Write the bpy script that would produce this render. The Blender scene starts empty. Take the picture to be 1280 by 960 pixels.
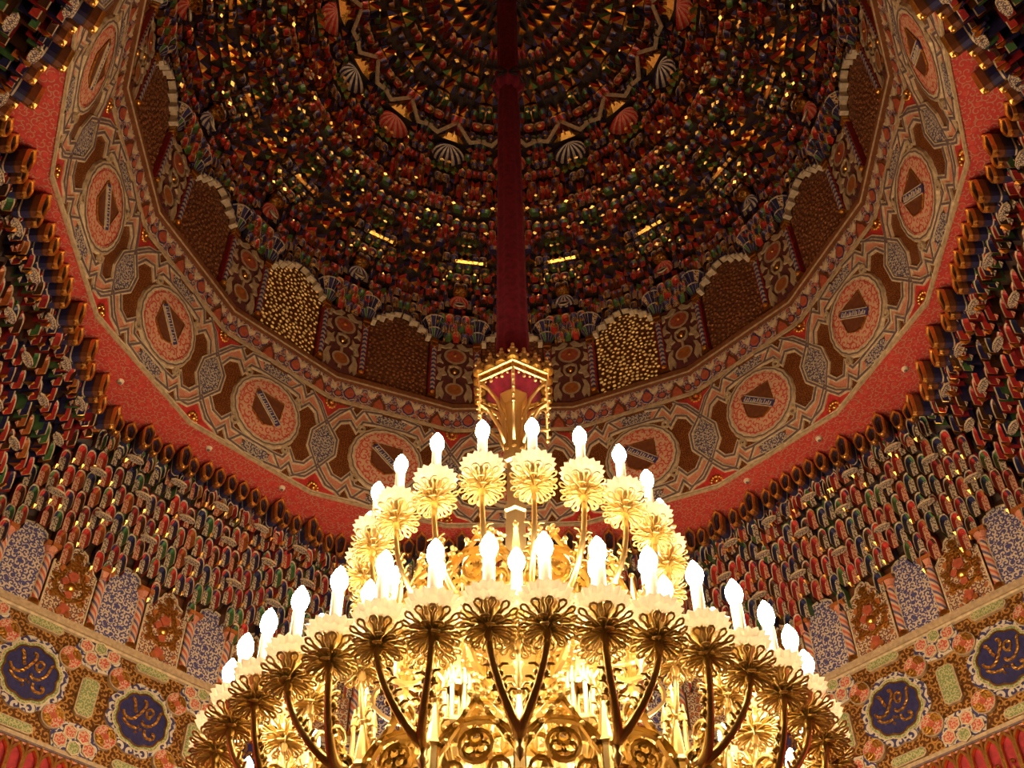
import bpy, math, random
from math import sin, cos, pi, radians, atan2, hypot, sqrt, tan
from mathutils import Vector, Matrix
random.seed(7)
scene = bpy.context.scene
COL = scene.collection
S = 2.5            # one dome radius in metres
EYE = 0.64         # camera height in dome radii

def W(x, y, z):    # dome radii, z above the eye -> metres
    return (x * S, y * S, (z + EYE) * S)

# ------------------------------------------------------------------ camera
cam_d = bpy.data.cameras.new('camera')
cam_d.sensor_width = 36.0
cam_d.lens = 36.0 * 1500.0 / 1280.0
cam_d.clip_end = 200
cam = bpy.data.objects.new('camera', cam_d)
COL.objects.link(cam)
cam.matrix_world = Matrix.Translation(W(-0.0024, -1.6153, 0)) @ Matrix.Rotation(pi / 2 + 0.8163, 4, 'X') @ Matrix.Rotation(-0.0158, 4, 'Z')
scene.camera = cam

# ------------------------------------------------------------------ world, exposure
world = bpy.data.worlds.new('world')
scene.world = world
world.use_nodes = True
world.node_tree.nodes['Background'].inputs[0].default_value = (1.0, 0.62, 0.35, 1)
world.node_tree.nodes['Background'].inputs[1].default_value = 0.02
vs = scene.view_settings
vs.view_transform = 'Standard'
vs.look = 'None'
vs.gamma = 1.0
vs.use_curve_mapping = False
vs.exposure = 0.3
BULB = 95.0

# ------------------------------------------------------------------ materials
MATS = {}

def principled(name):
    m = bpy.data.materials.new(name)
    m.use_nodes = True
    MATS[name] = m
    return m, m.node_tree, m.node_tree.nodes['Principled BSDF']

def plain(name, col, rough=0.6, metal=0.0, var=0.25, scale=40.0, bump=0.0):
    m, nt, b = principled(name)
    b.inputs['Roughness'].default_value = rough
    b.inputs['Metallic'].default_value = metal
    n = nt.nodes.new('ShaderNodeTexNoise')
    n.inputs['Scale'].default_value = scale
    n.inputs['Detail'].default_value = 3
    tc = nt.nodes.new('ShaderNodeTexCoord')
    nt.links.new(tc.outputs['Object'], n.inputs['Vector'])
    r = nt.nodes.new('ShaderNodeValToRGB')
    r.color_ramp.elements[0].position = 0.3
    r.color_ramp.elements[1].position = 0.7
    r.color_ramp.elements[0].color = tuple(c * (1 - var) for c in col) + (1,)
    r.color_ramp.elements[1].color = tuple(min(1, c * (1 + var)) for c in col) + (1,)
    nt.links.new(n.outputs['Fac'], r.inputs['Fac'])
    nt.links.new(r.outputs['Color'], b.inputs['Base Color'])
    if bump:
        bp = nt.nodes.new('ShaderNodeBump')
        bp.inputs['Strength'].default_value = bump
        bp.inputs['Distance'].default_value = 0.01
        nt.links.new(n.outputs['Fac'], bp.inputs['Height'])
        nt.links.new(bp.outputs['Normal'], b.inputs['Normal'])
    return m

def math_node(nt, op, a=None, b=None):
    n = nt.nodes.new('ShaderNodeMath')
    n.operation = op
    for i, v in enumerate((a, b)):
        if v is None:
            continue
        if isinstance(v, (int, float)):
            n.inputs[i].default_value = v
        else:
            nt.links.new(v, n.inputs[i])
    return n.outputs[0]

def arab(name, ground, line, scale, thr=0.1, rough=0.6, axes='xz', third=None, turns=9.0, metal=0.0):
    """painted arabesque: spirals curling round scattered centres"""
    m, nt, b = principled(name)
    b.inputs['Roughness'].default_value = rough
    b.inputs['Metallic'].default_value = metal
    tc = nt.nodes.new('ShaderNodeTexCoord')
    sp = nt.nodes.new('ShaderNodeSeparateXYZ')
    nt.links.new(tc.outputs['Object'], sp.inputs[0])
    cb = nt.nodes.new('ShaderNodeCombineXYZ')
    nt.links.new(sp.outputs[axes[0].upper()], cb.inputs[0])
    nt.links.new(sp.outputs[axes[1].upper()], cb.inputs[1])
    v = nt.nodes.new('ShaderNodeTexVoronoi')
    v.voronoi_dimensions = '2D'
    v.inputs['Scale'].default_value = scale
    v.inputs['Randomness'].default_value = 0.75
    nt.links.new(cb.outputs[0], v.inputs['Vector'])
    df = nt.nodes.new('ShaderNodeVectorMath')
    df.operation = 'SUBTRACT'
    nt.links.new(cb.outputs[0], df.inputs[0])
    nt.links.new(v.outputs['Position'], df.inputs[1])
    ds = nt.nodes.new('ShaderNodeSeparateXYZ')
    nt.links.new(df.outputs[0], ds.inputs[0])
    ang = math_node(nt, 'ARCTAN2', ds.outputs[1], ds.outputs[0])
    vc = nt.nodes.new('ShaderNodeSeparateColor')
    nt.links.new(v.outputs['Color'], vc.inputs[0])
    sgn = math_node(nt, 'SIGN', math_node(nt, 'SUBTRACT', vc.outputs[1], 0.5))
    angs = math_node(nt, 'MULTIPLY', ang, sgn)
    ph = math_node(nt, 'MULTIPLY', vc.outputs[0], 6.28)
    s = math_node(nt, 'ADD', math_node(nt, 'MULTIPLY', v.outputs['Distance'], turns), math_node(nt, 'ADD', angs, ph))
    w = math_node(nt, 'SINE', s)
    r = nt.nodes.new('ShaderNodeValToRGB')
    r.color_ramp.elements[0].position = 0.5 + thr / 2 - 0.06
    r.color_ramp.elements[1].position = 0.5 + thr / 2 + 0.06
    r.color_ramp.elements[0].color = tuple(ground) + (1,)
    r.color_ramp.elements[1].color = tuple(line) + (1,)
    nt.links.new(math_node(nt, 'ADD', math_node(nt, 'MULTIPLY', w, 0.5), 0.5), r.inputs['Fac'])
    out = r.outputs['Color']
    if third:
        mx = nt.nodes.new('ShaderNodeMix')
        mx.data_type = 'RGBA'
        g = math_node(nt, 'GREATER_THAN', vc.outputs[2], 0.72)
        near = math_node(nt, 'LESS_THAN', v.outputs['Distance'], 0.36)
        nt.links.new(math_node(nt, 'MULTIPLY', g, near), mx.inputs[0])
        nt.links.new(out, mx.inputs[6])
        mx.inputs[7].default_value = tuple(third) + (1,)
        out = mx.outputs[2]
    nt.links.new(out, b.inputs['Base Color'])
    return m

def stripes(name, cols, freq, tw, rough=0.5, chevron=False):
    """bands climbing a shaft: twisted, or folded to chevrons"""
    m, nt, b = principled(name)
    b.inputs['Roughness'].default_value = rough
    tc = nt.nodes.new('ShaderNodeTexCoord')
    sp = nt.nodes.new('ShaderNodeSeparateXYZ')
    nt.links.new(tc.outputs['Object'], sp.inputs[0])
    if chevron:
        a = math_node(nt, 'MULTIPLY', math_node(nt, 'ABSOLUTE', sp.outputs[0]), tw)
    else:
        a = math_node(nt, 'MULTIPLY', math_node(nt, 'ARCTAN2', sp.outputs[1], sp.outputs[0]), tw)
    f = math_node(nt, 'FRACT', math_node(nt, 'ADD', math_node(nt, 'MULTIPLY', sp.outputs[2], freq), a))
    r = nt.nodes.new('ShaderNodeValToRGB')
    r.color_ramp.interpolation = 'CONSTANT'
    el = r.color_ramp.elements
    while len(el) < len(cols):
        el.new(0.5)
    for i, c in enumerate(cols):
        el[i].position = i / len(cols)
        el[i].color = tuple(c) + (1,)
    nt.links.new(f, r.inputs['Fac'])
    nt.links.new(r.outputs['Color'], b.inputs['Base Color'])
    return m

CREAM = (0.53, 0.43, 0.285)
RED = (0.43, 0.03, 0.026)
NAVY = (0.018, 0.020, 0.085)
GREEN = (0.06, 0.17, 0.055)
BROWN = (0.13, 0.04, 0.015)
plain('gold', (0.80, 0.47, 0.12), 0.28, 1.0, 0.15, 60, 0.15)
plain('gold_relief', (0.62, 0.33, 0.07), 0.34, 1.0, 0.45, 70, 0.8)
plain('dome_gold', (0.95, 0.58, 0.18), 0.30, 1.0, 0.2, 60, 0.2)
plain('crest_gold', (0.90, 0.54, 0.16), 0.42, 1.0, 0.15, 60)
plain('dome_red', (0.62, 0.06, 0.045), 0.4)  # dome copies of the painted colours, lightened to brighten the dim dome
plain('dome_blue', (0.055, 0.05, 0.17), 0.4)
plain('dome_umber', (0.30, 0.11, 0.035), 0.4)
plain('dome_green', (0.11, 0.24, 0.07), 0.4)
plain('dome_ivory', (0.74, 0.54, 0.32), 0.5)
plain('navy_field', (0.022, 0.022, 0.095), 0.45, 0, 0.35, 50)
plain('gold_polished', (1.0, 0.79, 0.40), 0.33, 1.0, 0.04, 50)
plain('cream', CREAM, 0.6)
plain('white_plaster', (0.561, 0.476, 0.357), 0.55)
plain('red', RED, 0.5)
plain('crimson', (0.306, 0.017, 0.0255), 0.5)
plain('navy', NAVY, 0.45)
plain('indigo', (0.0382, 0.034, 0.145), 0.45, 0, 0.4, 60)
plain('green', GREEN, 0.5)
plain('brown', BROWN, 0.5)
plain('dark_brown', (0.05, 0.018, 0.008), 0.5)
plain('orange', (0.357, 0.111, 0.0255), 0.4)
plain('salmon', (0.51, 0.204, 0.128), 0.6, 0, 0.2, 120)
plain('taupe', (0.13, 0.09, 0.10), 0.6)
plain('tan', (0.408, 0.306, 0.187), 0.6)
plain('purple_ground', (0.12, 0.03, 0.03), 0.6)
plain('sill_wood', (0.17, 0.0595, 0.0213), 0.4)
plain('coral', (0.383, 0.085, 0.0425), 0.45)
plain('velvet', (0.17, 0.0034, 0.0255), 0.9, 0, 0.35, 30, 0.3)
plain('black_cord', (0.012, 0.008, 0.008), 0.7)
plain('candle_white', (0.85, 0.78, 0.62), 0.5, 0, 0.03)
plain('floor_stone', (0.30, 0.22, 0.15), 0.35, 0, 0.3, 3)
plain('enclosure_paint', (0.40, 0.24, 0.13), 0.7)
plain('dome_ground', (0.03, 0.012, 0.008), 0.7)
arab('scroll_blue', (0.544, 0.459, 0.34), (0.0467, 0.051, 0.187), 30, -0.02, third=(0.051, 0.051, 0.187))
arab('scroll_garnet', (0.544, 0.425, 0.272), (0.136, 0.051, 0.0425), 34, 0.0, third=(0.34, 0.102, 0.0255))
arab('scroll_cell', (0.51, 0.408, 0.272), (0.085, 0.0595, 0.068), 42, 0.12)
arab('scroll_cell_pink', (0.51, 0.323, 0.204), (0.289, 0.051, 0.034), 42, 0.12)
arab('scroll_red', (0.442, 0.0357, 0.0357), (0.391, 0.212, 0.136), 26, 0.72, axes='xy', third=(0.51, 0.0638, 0.051))
arab('scroll_pink', (0.544, 0.34, 0.221), (0.476, 0.068, 0.0425), 21, 0.4)
arab('scroll_slate', (0.442, 0.374, 0.281), (0.051, 0.0425, 0.102), 34, 0.05)
arab('scroll_band', (0.527, 0.476, 0.391), (0.0298, 0.0298, 0.128), 19, 0.0)
arab('scroll_green', (0.17, 0.23, 0.085), (0.425, 0.391, 0.204), 36, 0.3)
arab('scroll_rose', (0.493, 0.34, 0.221), (0.442, 0.0595, 0.0425), 36, 0.0)
arab('scroll_floral', (0.425, 0.281, 0.204), (0.085, 0.0595, 0.145), 30, 0.1, third=(0.425, 0.085, 0.0595))
arab('scroll_dome', (0.72, 0.52, 0.30), (0.10, 0.04, 0.03), 45, 0.1)
arab('gold_ground', (0.15, 0.058, 0.018), (0.58, 0.31, 0.08), 24, 0.3, 0.4, metal=0.6)
arab('speckle_ground', (0.12, 0.032, 0.010), (0.42, 0.16, 0.035), 55, 0.8, 0.35, metal=0.3)
stripes('shaft_twist', [(0.60, 0.36, 0.24), (0.50, 0.11, 0.07), (0.62, 0.45, 0.3), (0.10, 0.09, 0.22)], 11.0, 0.32)
stripes('chevron', [(0.52, 0.42, 0.30), (0.05, 0.06, 0.22)], 21.0, 18.0, chevron=True)
_m, _nt, _b = principled('crystal')
_b.inputs['Base Color'].default_value = (0.95, 0.92, 0.85, 1)
_b.inputs['Roughness'].default_value = 0.15
_tr = _nt.nodes.new('ShaderNodeBsdfTranslucent')
_tr.inputs['Color'].default_value = (0.98, 0.95, 0.88, 1)
_mx = _nt.nodes.new('ShaderNodeMixShader')
_mx.inputs[0].default_value = 0.6
_nt.links.new(_b.outputs[0], _mx.inputs[1])
_nt.links.new(_tr.outputs[0], _mx.inputs[2])
_nt.links.new(_mx.outputs[0], _nt.nodes['Material Output'].inputs['Surface'])
_m, _nt, _b = principled('bulb_glow')
_b.inputs['Base Color'].default_value = (1, 0.9, 0.7, 1)
_b.inputs['Emission Color'].default_value = (1.0, 0.72, 0.42, 1)
_b.inputs['Emission Strength'].default_value = BULB
def amber(name, base, em):
    m, nt, b = principled(name)
    b.inputs['Roughness'].default_value = 0.25
    b.inputs['Metallic'].default_value = 0.5
    tc = nt.nodes.new('ShaderNodeTexCoord')
    v = nt.nodes.new('ShaderNodeTexVoronoi')
    v.inputs['Scale'].default_value = 30
    nt.links.new(tc.outputs['Object'], v.inputs['Vector'])
    r = nt.nodes.new('ShaderNodeValToRGB')
    r.color_ramp.elements[0].color = tuple(c * 0.35 for c in base) + (1,)
    r.color_ramp.elements[1].color = base + (1,)
    nt.links.new(v.outputs['Color'], r.inputs['Fac'])
    nt.links.new(r.outputs['Color'], b.inputs['Base Color'])
    if em:
        nt.links.new(r.outputs['Color'], b.inputs['Emission Color'])
        b.inputs['Emission Strength'].default_value = em
amber('amber_glass', (0.60, 0.24, 0.07), 0)
amber('amber_glass_backlit', (1.0, 0.50, 0.11), 0.38)

# ------------------------------------------------------------------ mesh builder (dome radii in, metres out)
class MB:
    def __init__(self):
        self.v, self.f, self.m, self.mats = [], [], [], []

    def mi(self, mat):
        if mat not in self.mats:
            self.mats.append(mat)
        return self.mats.index(mat)

    def add(self, verts, faces, mat, xf=None):
        o = len(self.v)
        if xf:
            verts = [xf(p) for p in verts]
        self.v.extend(verts)
        for i, f in enumerate(faces):
            self.f.append([o + k for k in f])
            self.m.append(self.mi(mat if isinstance(mat, str) else mat[i]))
        return self

    def merge(self, other, xf):
        o = len(self.v)
        self.v.extend(xf(p) for p in other.v)
        for f, m in zip(other.f, other.m):
            self.f.append([o + k for k in f])
            self.m.append(self.mi(other.mats[m]))

    def box(self, x0, x1, y0, y1, z0, z1, mat):
        v = [(x, y, z) for z in (z0, z1) for y in (y0, y1) for x in (x0, x1)]
        return self.add(v, [(0, 2, 3, 1), (4, 5, 7, 6), (0, 1, 5, 4), (2, 6, 7, 3), (0, 4, 6, 2), (1, 3, 7, 5)], mat)

    def prism(self, pts, y0, y1, mat, side=None):
        """outline in x,z (counter-clockwise seen from -y); front at y0"""
        n = len(pts)
        v = [(x, y0, z) for x, z in pts] + [(x, y1, z) for x, z in pts]
        f = [tuple(range(n))] + [(i, n + i, n + (i + 1) % n, (i + 1) % n) for i in range(n)]
        return self.add(v, f, [mat] + [side or mat] * n)

    def ring(self, a, b, y, mat, y1=None):
        """flat face between two outlines of equal length"""
        n = len(a)
        v = [(x, y, z) for x, z in a] + [(x, y if y1 is None else y1, z) for x, z in b]
        return self.add(v, [(i, (i + 1) % n, n + (i + 1) % n, n + i) for i in range(n)], mat)

    def ribbon(self, pts, w, y, th, mat, closed=False):
        L, Rr = offset(pts, w / 2, closed), offset(pts, -w / 2, closed)
        n = len(pts)
        v, f = [], []
        for i in range(n):
            v += [(L[i][0], y + th, L[i][1]), (L[i][0], y, L[i][1]), (Rr[i][0], y, Rr[i][1]), (Rr[i][0], y + th, Rr[i][1])]
        for i in range(n if closed else n - 1):
            a, b = 4 * i, 4 * ((i + 1) % n)
            for k in range(3):
                f.append((a + k, a + k + 1, b + k + 1, b + k))
        return self.add(v, f, mat)

    def lathe(self, prof, n, mat, cx=0, cy=0, start=0.0, flute=0.0, nf=0):
        v, f, mm = [], [], []
        for r, z in prof:
            for k in range(n):
                a = start + 2 * pi * k / n
                rr = r * (1 + flute * cos(nf * a)) if flute else r
                v.append((cx + rr * sin(a), cy + rr * cos(a), z))
        for j in range(len(prof) - 1):
            for k in range(n):
                k2 = (k + 1) % n
                f.append((j * n + k, j * n + k2, (j + 1) * n + k2, (j + 1) * n + k))
                mm.append(mat if isinstance(mat, str) else mat[k % len(mat)])
        return self.add(v, f, mm)

    def tube(self, path, rad, n, mat, closed=False):
        P = [Vector(p) for p in path]
        N = len(P)
        v, f = [], []
        ref = None
        for i in range(N):
            if closed:
                t = P[(i + 1) % N] - P[i - 1]
            else:
                t = P[min(i + 1, N - 1)] - P[max(i - 1, 0)]
            t.normalize()
            if ref is None:
                ref = Vector((0, 0, 1)) if abs(t.z) < 0.8 else Vector((0, 1, 0))
            u = (ref - t * ref.dot(t)).normalized()
            ref = u
            w = t.cross(u)
            r = rad[i] if isinstance(rad, (list, tuple)) else rad
            for k in range(n):
                a = 2 * pi * k / n
                v.append(tuple(P[i] + u * (r * cos(a)) + w * (r * sin(a))))
        for i in range(N if closed else N - 1):
            i2 = (i + 1) % N
            for k in range(n):
                f.append((i * n + k, i * n + (k + 1) % n, i2 * n + (k + 1) % n, i2 * n + k))
        if not closed:
            f.append(tuple(range(n)))
            f.append(tuple((N - 1) * n + k for k in range(n)))
        return self.add(v, f, mat)

    def ball(self, c, r, mat, n=8, m=5, sy=1.0, sz=1.0):
        o = MB().lathe([(r * sin(pi * j / m) + 1e-5, -r * cos(pi * j / m) * sz) for j in range(m + 1)], n, mat)
        self.merge(o, lambda p: (c[0] + p[0], c[1] + p[1] * sy, c[2] + p[2]))
        return self

    def mesh(self, name, smooth=False):
        me = bpy.data.meshes.new(name)
        me.from_pydata([(x * S, y * S, z * S) for x, y, z in self.v], [], self.f)
        for m in self.mats:
            me.materials.append(MATS[m])
        me.polygons.foreach_set('material_index', self.m)
        if smooth:
            me.polygons.foreach_set('use_smooth', [True] * len(self.f))
        me.update()
        return me

    def build(self, name, parent=None, smooth=False, **kw):
        return inst(self.mesh(name, smooth), name, parent, **kw)


def offset(pts, d, closed):
    n = len(pts)
    out = []
    for i in range(n):
        if closed:
            a, b, c = pts[i - 1], pts[i], pts[(i + 1) % n]
        else:
            a, b, c = pts[max(i - 1, 0)], pts[i], pts[min(i + 1, n - 1)]
        def nrm(p, q):
            l = hypot(q[0] - p[0], q[1] - p[1]) or 1e-9
            return (-(q[1] - p[1]) / l, (q[0] - p[0]) / l)
        if a == b:
            m = nrm(b, c)
        elif b == c:
            m = nrm(a, b)
        else:
            n1, n2 = nrm(a, b), nrm(b, c)
            mx, mz = n1[0] + n2[0], n1[1] + n2[1]
            l = hypot(mx, mz) or 1e-9
            mx, mz = mx / l, mz / l
            k = 1 / max(0.45, mx * n1[0] + mz * n1[1])
            m = (mx * k, mz * k)
        out.append((b[0] + m[0] * d, b[1] + m[1] * d))
    return out


def inst(me, name, parent=None, loc=None, rot=None, scale=None, **props):
    o = bpy.data.objects.new(name, me)
    COL.objects.link(o)
    if parent:
        o.parent = parent
    if loc:
        o.location = (loc[0] * S, loc[1] * S, loc[2] * S)
    if rot:
        o.rotation_euler = rot
    if scale:
        o.scale = scale
    for k, v in props.items():
        o[k] = v
    return o


def root(name, label, cat, loc, rotz=0.0, tilt=0.0, kind=None, group=None):
    o = bpy.data.objects.new(name, None)
    COL.objects.link(o)
    o.location = W(*loc)
    o.rotation_euler = (tilt, 0, rotz)
    o['label'] = label
    o['category'] = cat
    if kind:
        o['kind'] = kind
    if group:
        o['group'] = group
    return o


def circle(cx, cz, r, n, lobes=0, amp=0.0, ph=0.0):
    return [(cx + (r * (1 + amp * abs(sin(lobes * pi * k / n)))) * cos(2 * pi * k / n + ph), cz + (r * (1 + amp * abs(sin(lobes * pi * k / n)))) * sin(2 * pi * k / n + ph)) for k in range(n)]


def arch(a, zs, zt, n=4, z0=0.0, x=0.0):
    """pointed arch outline, counter-clockwise from bottom right"""
    r = [(a, z0)]
    for i in range(n + 1):
        t = i / n * pi / 2
        r.append((a * cos(t) ** 0.8 if i < n else 0.0, zs + (zt - zs) * sin(t)))
    r = r + [(-p[0], p[1]) for p in reversed(r[:-1])]
    return [(x + p[0], p[1]) for p in r]

# ------------------------------------------------------------------ room shell
A = 1.268                       # wall apothem
HALF = A * tan(pi / 8)
RIM = 2.1789                    # ceiling height
CAP = 1.690                     # cornice under the panels
PIT = 0.26
G = 0.0735
BZ0, BZ1, BZC = 1.377, 1.672, 1.526
SIDES = [('north', 0), ('northeast', 45), ('east', 90), ('southeast', 135), ('south', 180), ('southwest', -135), ('west', -90), ('northwest', -45)]
LOOK = {'north': 'painted wall with blue scroll panels and calligraphy band behind the chandelier',
        'northeast': 'slanting wall with blue scroll panels and gold calligraphy medallions, flanking the chandelier',
        'east': 'painted side wall below the dimmer stalactite cornices',
        'south': 'high painted wall above the middle of the entrance opening', 'southeast': 'high painted wall over a corner of the entrance opening'}
LOOK.update(northwest=LOOK['northeast'], west=LOOK['east'], southwest=LOOK['southeast'])
PAIR = {'northeast': 'slanting walls', 'northwest': 'slanting walls', 'east': 'side walls', 'west': 'side walls', 'southeast': 'corner walls over the opening', 'southwest': 'corner walls over the opening'}

fl = MB().box(-3.2, 3.2, -4.2, 1.6, -0.05, 0, 'floor_stone').build('floor', kind='structure', label='smooth brown stone floor of the chamber', category='floor')
enclosure = MB()  # added walls, out of view, to keep the light in
enclosure.box(-2.6, -2.5, -4.0, -0.6, 0, 2.5, 'enclosure_paint').box(2.5, 2.6, -4.0, -0.6, 0, 2.5, 'enclosure_paint').box(-2.6, 2.6, -4.1, -4.0, 0, 2.5, 'enclosure_paint')
enclosure.box(-2.6, -1.32, -0.65, -0.55, 0, 2.5, 'enclosure_paint').box(1.32, 2.6, -0.65, -0.55, 0, 2.5, 'enclosure_paint')
enclosure.build('wall_enclosure', kind='structure', label='added unseen plain ochre walls of the hall in front of the octagon', category='wall')
MB().box(-2.6, 2.6, -4.1, -1.27, 2.5, 2.56, 'enclosure_paint').build('ceiling_enclosure', kind='structure', label='added unseen plain ochre ceiling of the hall in front of the octagon', category='ceiling')  # added lid over them, out of view, holds the light in too

# --- ceiling soffit: flat ring, red scrollwork, between octagon and round drum
sof = MB()
OUT, INN = [], []
NS = 64
for k in range(NS):
    a = 2 * pi * k / NS
    ra = (A + 0.03) / cos((a + pi / 8) % (pi / 4) - pi / 8)
    ri = cos(pi / 16) / cos((a + pi / 16) % (pi / 8) - pi / 16) * 1.0
    OUT.append((ra * sin(a), ra * cos(a)))
    INN.append((ri * sin(a), ri * cos(a)))
v = [(x, y, 0) for x, y in INN] + [(x, y, 0) for x, y in OUT] + [(x, y, 0.06) for x, y in INN] + [(x, y, 0.06) for x, y in OUT]
f, fm = [], []
for k in range(NS):
    k2 = (k + 1) % NS
    f += [(k, k2, NS + k2, NS + k), (2 * NS + k, 3 * NS + k, 3 * NS + k2, 2 * NS + k2)]
    fm += ['scroll_red', 'dark_brown']
sof.add(v, f, fm)
ceil = sof.build('ceiling', kind='structure', label='flat red ceiling with curling gold scrolls around the dome opening', category='ceiling')
ceil.location = W(0, 0, RIM)
disc = MB().lathe([(0.0001, -0.008), (0.007, -0.007), (0.009, 0.0)], 12, 'white_plaster').lathe([(0.0001, -0.011), (0.004, -0.009), (0.0045, -0.006)], 8, 'taupe').mesh('ceiling_boss', True)
for ph, r in ((-67.5, 1.05), (67.5, 1.05), (-22.5, 1.05), (22.5, 1.05), (-38, 1.02), (38, 1.02), (-51, 1.025), (51, 1.025)):
    a = radians(ph)
    inst(disc, 'ceiling_boss', ceil, loc=(r * sin(a), r * cos(a), 0))

# --- shared wall pieces -------------------------------------------------------
def scallop_disc(r, lobes, n, amp):
    return circle(0, 0, r, n, lobes, amp)

def stroke(mb, pts, w, y, mat, th=0.004):
    mb.ribbon(pts, w, y, th, mat)

def bez(p, q, r, s, n=7):
    return [tuple((1 - t) ** 3 * p[k] + 3 * (1 - t) ** 2 * t * q[k] + 3 * (1 - t) * t * t * r[k] + t ** 3 * s[k] for k in range(2)) for t in [i / n for i in range(n + 1)]]

me_med_outer = MB().prism(scallop_disc(0.086, 12, 96, 0.08), -0.008, 0, 'scroll_band', 'tan').mesh('medallion_border')
mm = MB()
mm.ring(scallop_disc(0.070, 10, 80, 0.08), scallop_disc(0.064, 10, 80, 0.08), -0.011, 'scroll_green')
mm.ring(scallop_disc(0.073, 10, 80, 0.08), scallop_disc(0.070, 10, 80, 0.08), -0.0115, 'cream')
mm.ring(scallop_disc(0.064, 10, 80, 0.08), scallop_disc(0.060, 10, 80, 0.08), -0.012, 'gold')
me_med_rim = mm.mesh('medallion_rim')
me_med_field = MB().prism(scallop_disc(0.0605, 10, 80, 0.08), -0.0105, 0, 'navy_field').mesh('medallion_field')
ins = MB()
yy = -0.0135
stroke(ins, bez((-0.036, 0.045), (-0.022, 0.04), (-0.028, 0.02), (-0.018, 0.012)), 0.007, yy, 'gold_relief')
stroke(ins, bez((-0.006, 0.048), (0.012, 0.052), (0.000, 0.022), (-0.016, 0.002)) + bez((-0.018, -0.002), (-0.028, -0.012), (-0.05, -0.012), (-0.052, 0.006)), 0.0065, yy, 'gold_relief')
stroke(ins, bez((0.020, 0.010), (0.002, 0.006), (0.004, 0.034), (0.018, 0.034)) + bez((0.020, 0.033), (0.030, 0.030), (0.022, 0.012), (0.012, 0.012)), 0.0055, yy, 'gold_relief')
stroke(ins, bez((0.047, 0.036), (0.036, 0.034), (0.046, 0.010), (0.026, -0.006)) + bez((0.024, -0.008), (0.014, -0.016), (-0.002, -0.012), (0.002, -0.002)), 0.006, yy, 'gold_relief')
stroke(ins, bez((-0.048, -0.012), (-0.040, -0.026), (-0.022, -0.028), (-0.010, -0.026)), 0.006, yy, 'gold_relief')
stroke(ins, bez((0.012, -0.022), (0.010, -0.036), (0.018, -0.042), (0.030, -0.040)) + bez((0.031, -0.040), (0.044, -0.038), (0.040, -0.020), (0.030, -0.026)), 0.006, yy, 'gold_relief')
for dx, dz in ((-0.006, -0.021), (0.001, -0.025), (-0.010, -0.036)):
    ins.prism([(dx - 0.004, dz), (dx, dz - 0.004), (dx + 0.004, dz), (dx, dz + 0.004)], yy, yy + 0.004, 'gold')
me_inscr = ins.mesh('inscription')

rs = MB().prism(circle(0, 0, 0.029, 24), -0.010, 0, 'tan')
c1, c0 = circle(0, 0, 0.0265, 24), (0, -0.0115, 0)
for k in range(24):
    mt = 'scroll_rose' if (k // 6) % 2 else 'gold_relief'
    p, q = c1[k], c1[(k + 1) % 24]
    rs.add([c0, (p[0], -0.0115, p[1]), (q[0], -0.0115, q[1])], [(0, 1, 2)], mt)
rs.prism(circle(0, 0, 0.008, 10), -0.013, -0.011, 'coral')
me_rose = rs.mesh('rosette')

def pill(w, h, c):
    pts = [(w - c, -h), (w, -h + c), (w, h - c), (w - c, h), (-w + c, h), (-w, h - c), (-w, -h + c), (-w + c, -h)]
    ins_ = [(x * (1 - 0.0035 / w), z * (1 - 0.0035 / h)) for x, z in pts]
    return MB().prism(pts, -0.009, 0, 'tan').prism(ins_, -0.0105, -0.009, 'scroll_green')
me_pill = pill(0.0235, 0.049, 0.009).mesh('green_cartouche')
me_pill_flat = pill(0.046, 0.0125, 0.008).mesh('green_cartouche_flat')
hx = MB().prism([(-0.062, 0.0), (-0.04, -0.03), (0, -0.036), (0.04, -0.03), (0.062, 0.0), (0.05, 0.035), (-0.05, 0.035)], -0.008, 0, 'scroll_band', 'tan')
me_star_field = hx.mesh('star_field')
hs = MB()
for cx, cz in ((-0.017, -0.010), (0.017, -0.010), (-0.036, 0.016), (0.036, 0.016), (0, 0.024)):
    hs.prism(circle(cx, cz, 0.0165, 6, ph=pi / 6), -0.011, -0.008, 'scroll_green' if cx == 0 else 'scroll_rose', 'tan')
    hs.ribbon(circle(cx, cz, 0.0165, 6, ph=pi / 6), 0.003, -0.0125, 0.004, 'cream', True)
me_star = hs.mesh('star_lattice')

bp = MB()
w_ = 0.0475
bo = [(w_, CAP), (w_, 1.868), (0.040, 1.876), (0.036, 1.890), (0.022, 1.900), (0, 1.905), (-0.022, 1.900), (-0.036, 1.890), (-0.040, 1.876), (-w_, 1.868), (-w_, CAP)]
bp.prism(bo, -0.010, 0, 'scroll_blue', 'cream')
bp.ribbon(bo, 0.004, -0.0125, 0.005, 'cream', True)
me_blue = bp.mesh('blue_scroll_panel')
gp = MB()
w_ = 0.057
go = [(w_, CAP), (w_, 1.832), (0.045, 1.842), (0.040, 1.858), (0.024, 1.868), (0.018, 1.884), (0, 1.896), (-0.018, 1.884), (-0.024, 1.868), (-0.040, 1.858), (-0.045, 1.842), (-w_, 1.832), (-w_, CAP)]
gp.prism(go, -0.010, 0, 'scroll_garnet', 'cream')
gp.ribbon(go, 0.004, -0.0125, 0.005, 'cream', True)
me_goldp = gp.mesh('gilded_panel')
gr = MB()
gr.ribbon([(0, 1.738), (0.030, 1.752), (0.041, 1.775), (0.026, 1.806), (0.017, 1.832), (0, 1.852), (-0.017, 1.832), (-0.026, 1.806), (-0.041, 1.775), (-0.030, 1.752)], 0.011, -0.017, 0.008, 'gold_relief', True)
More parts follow.
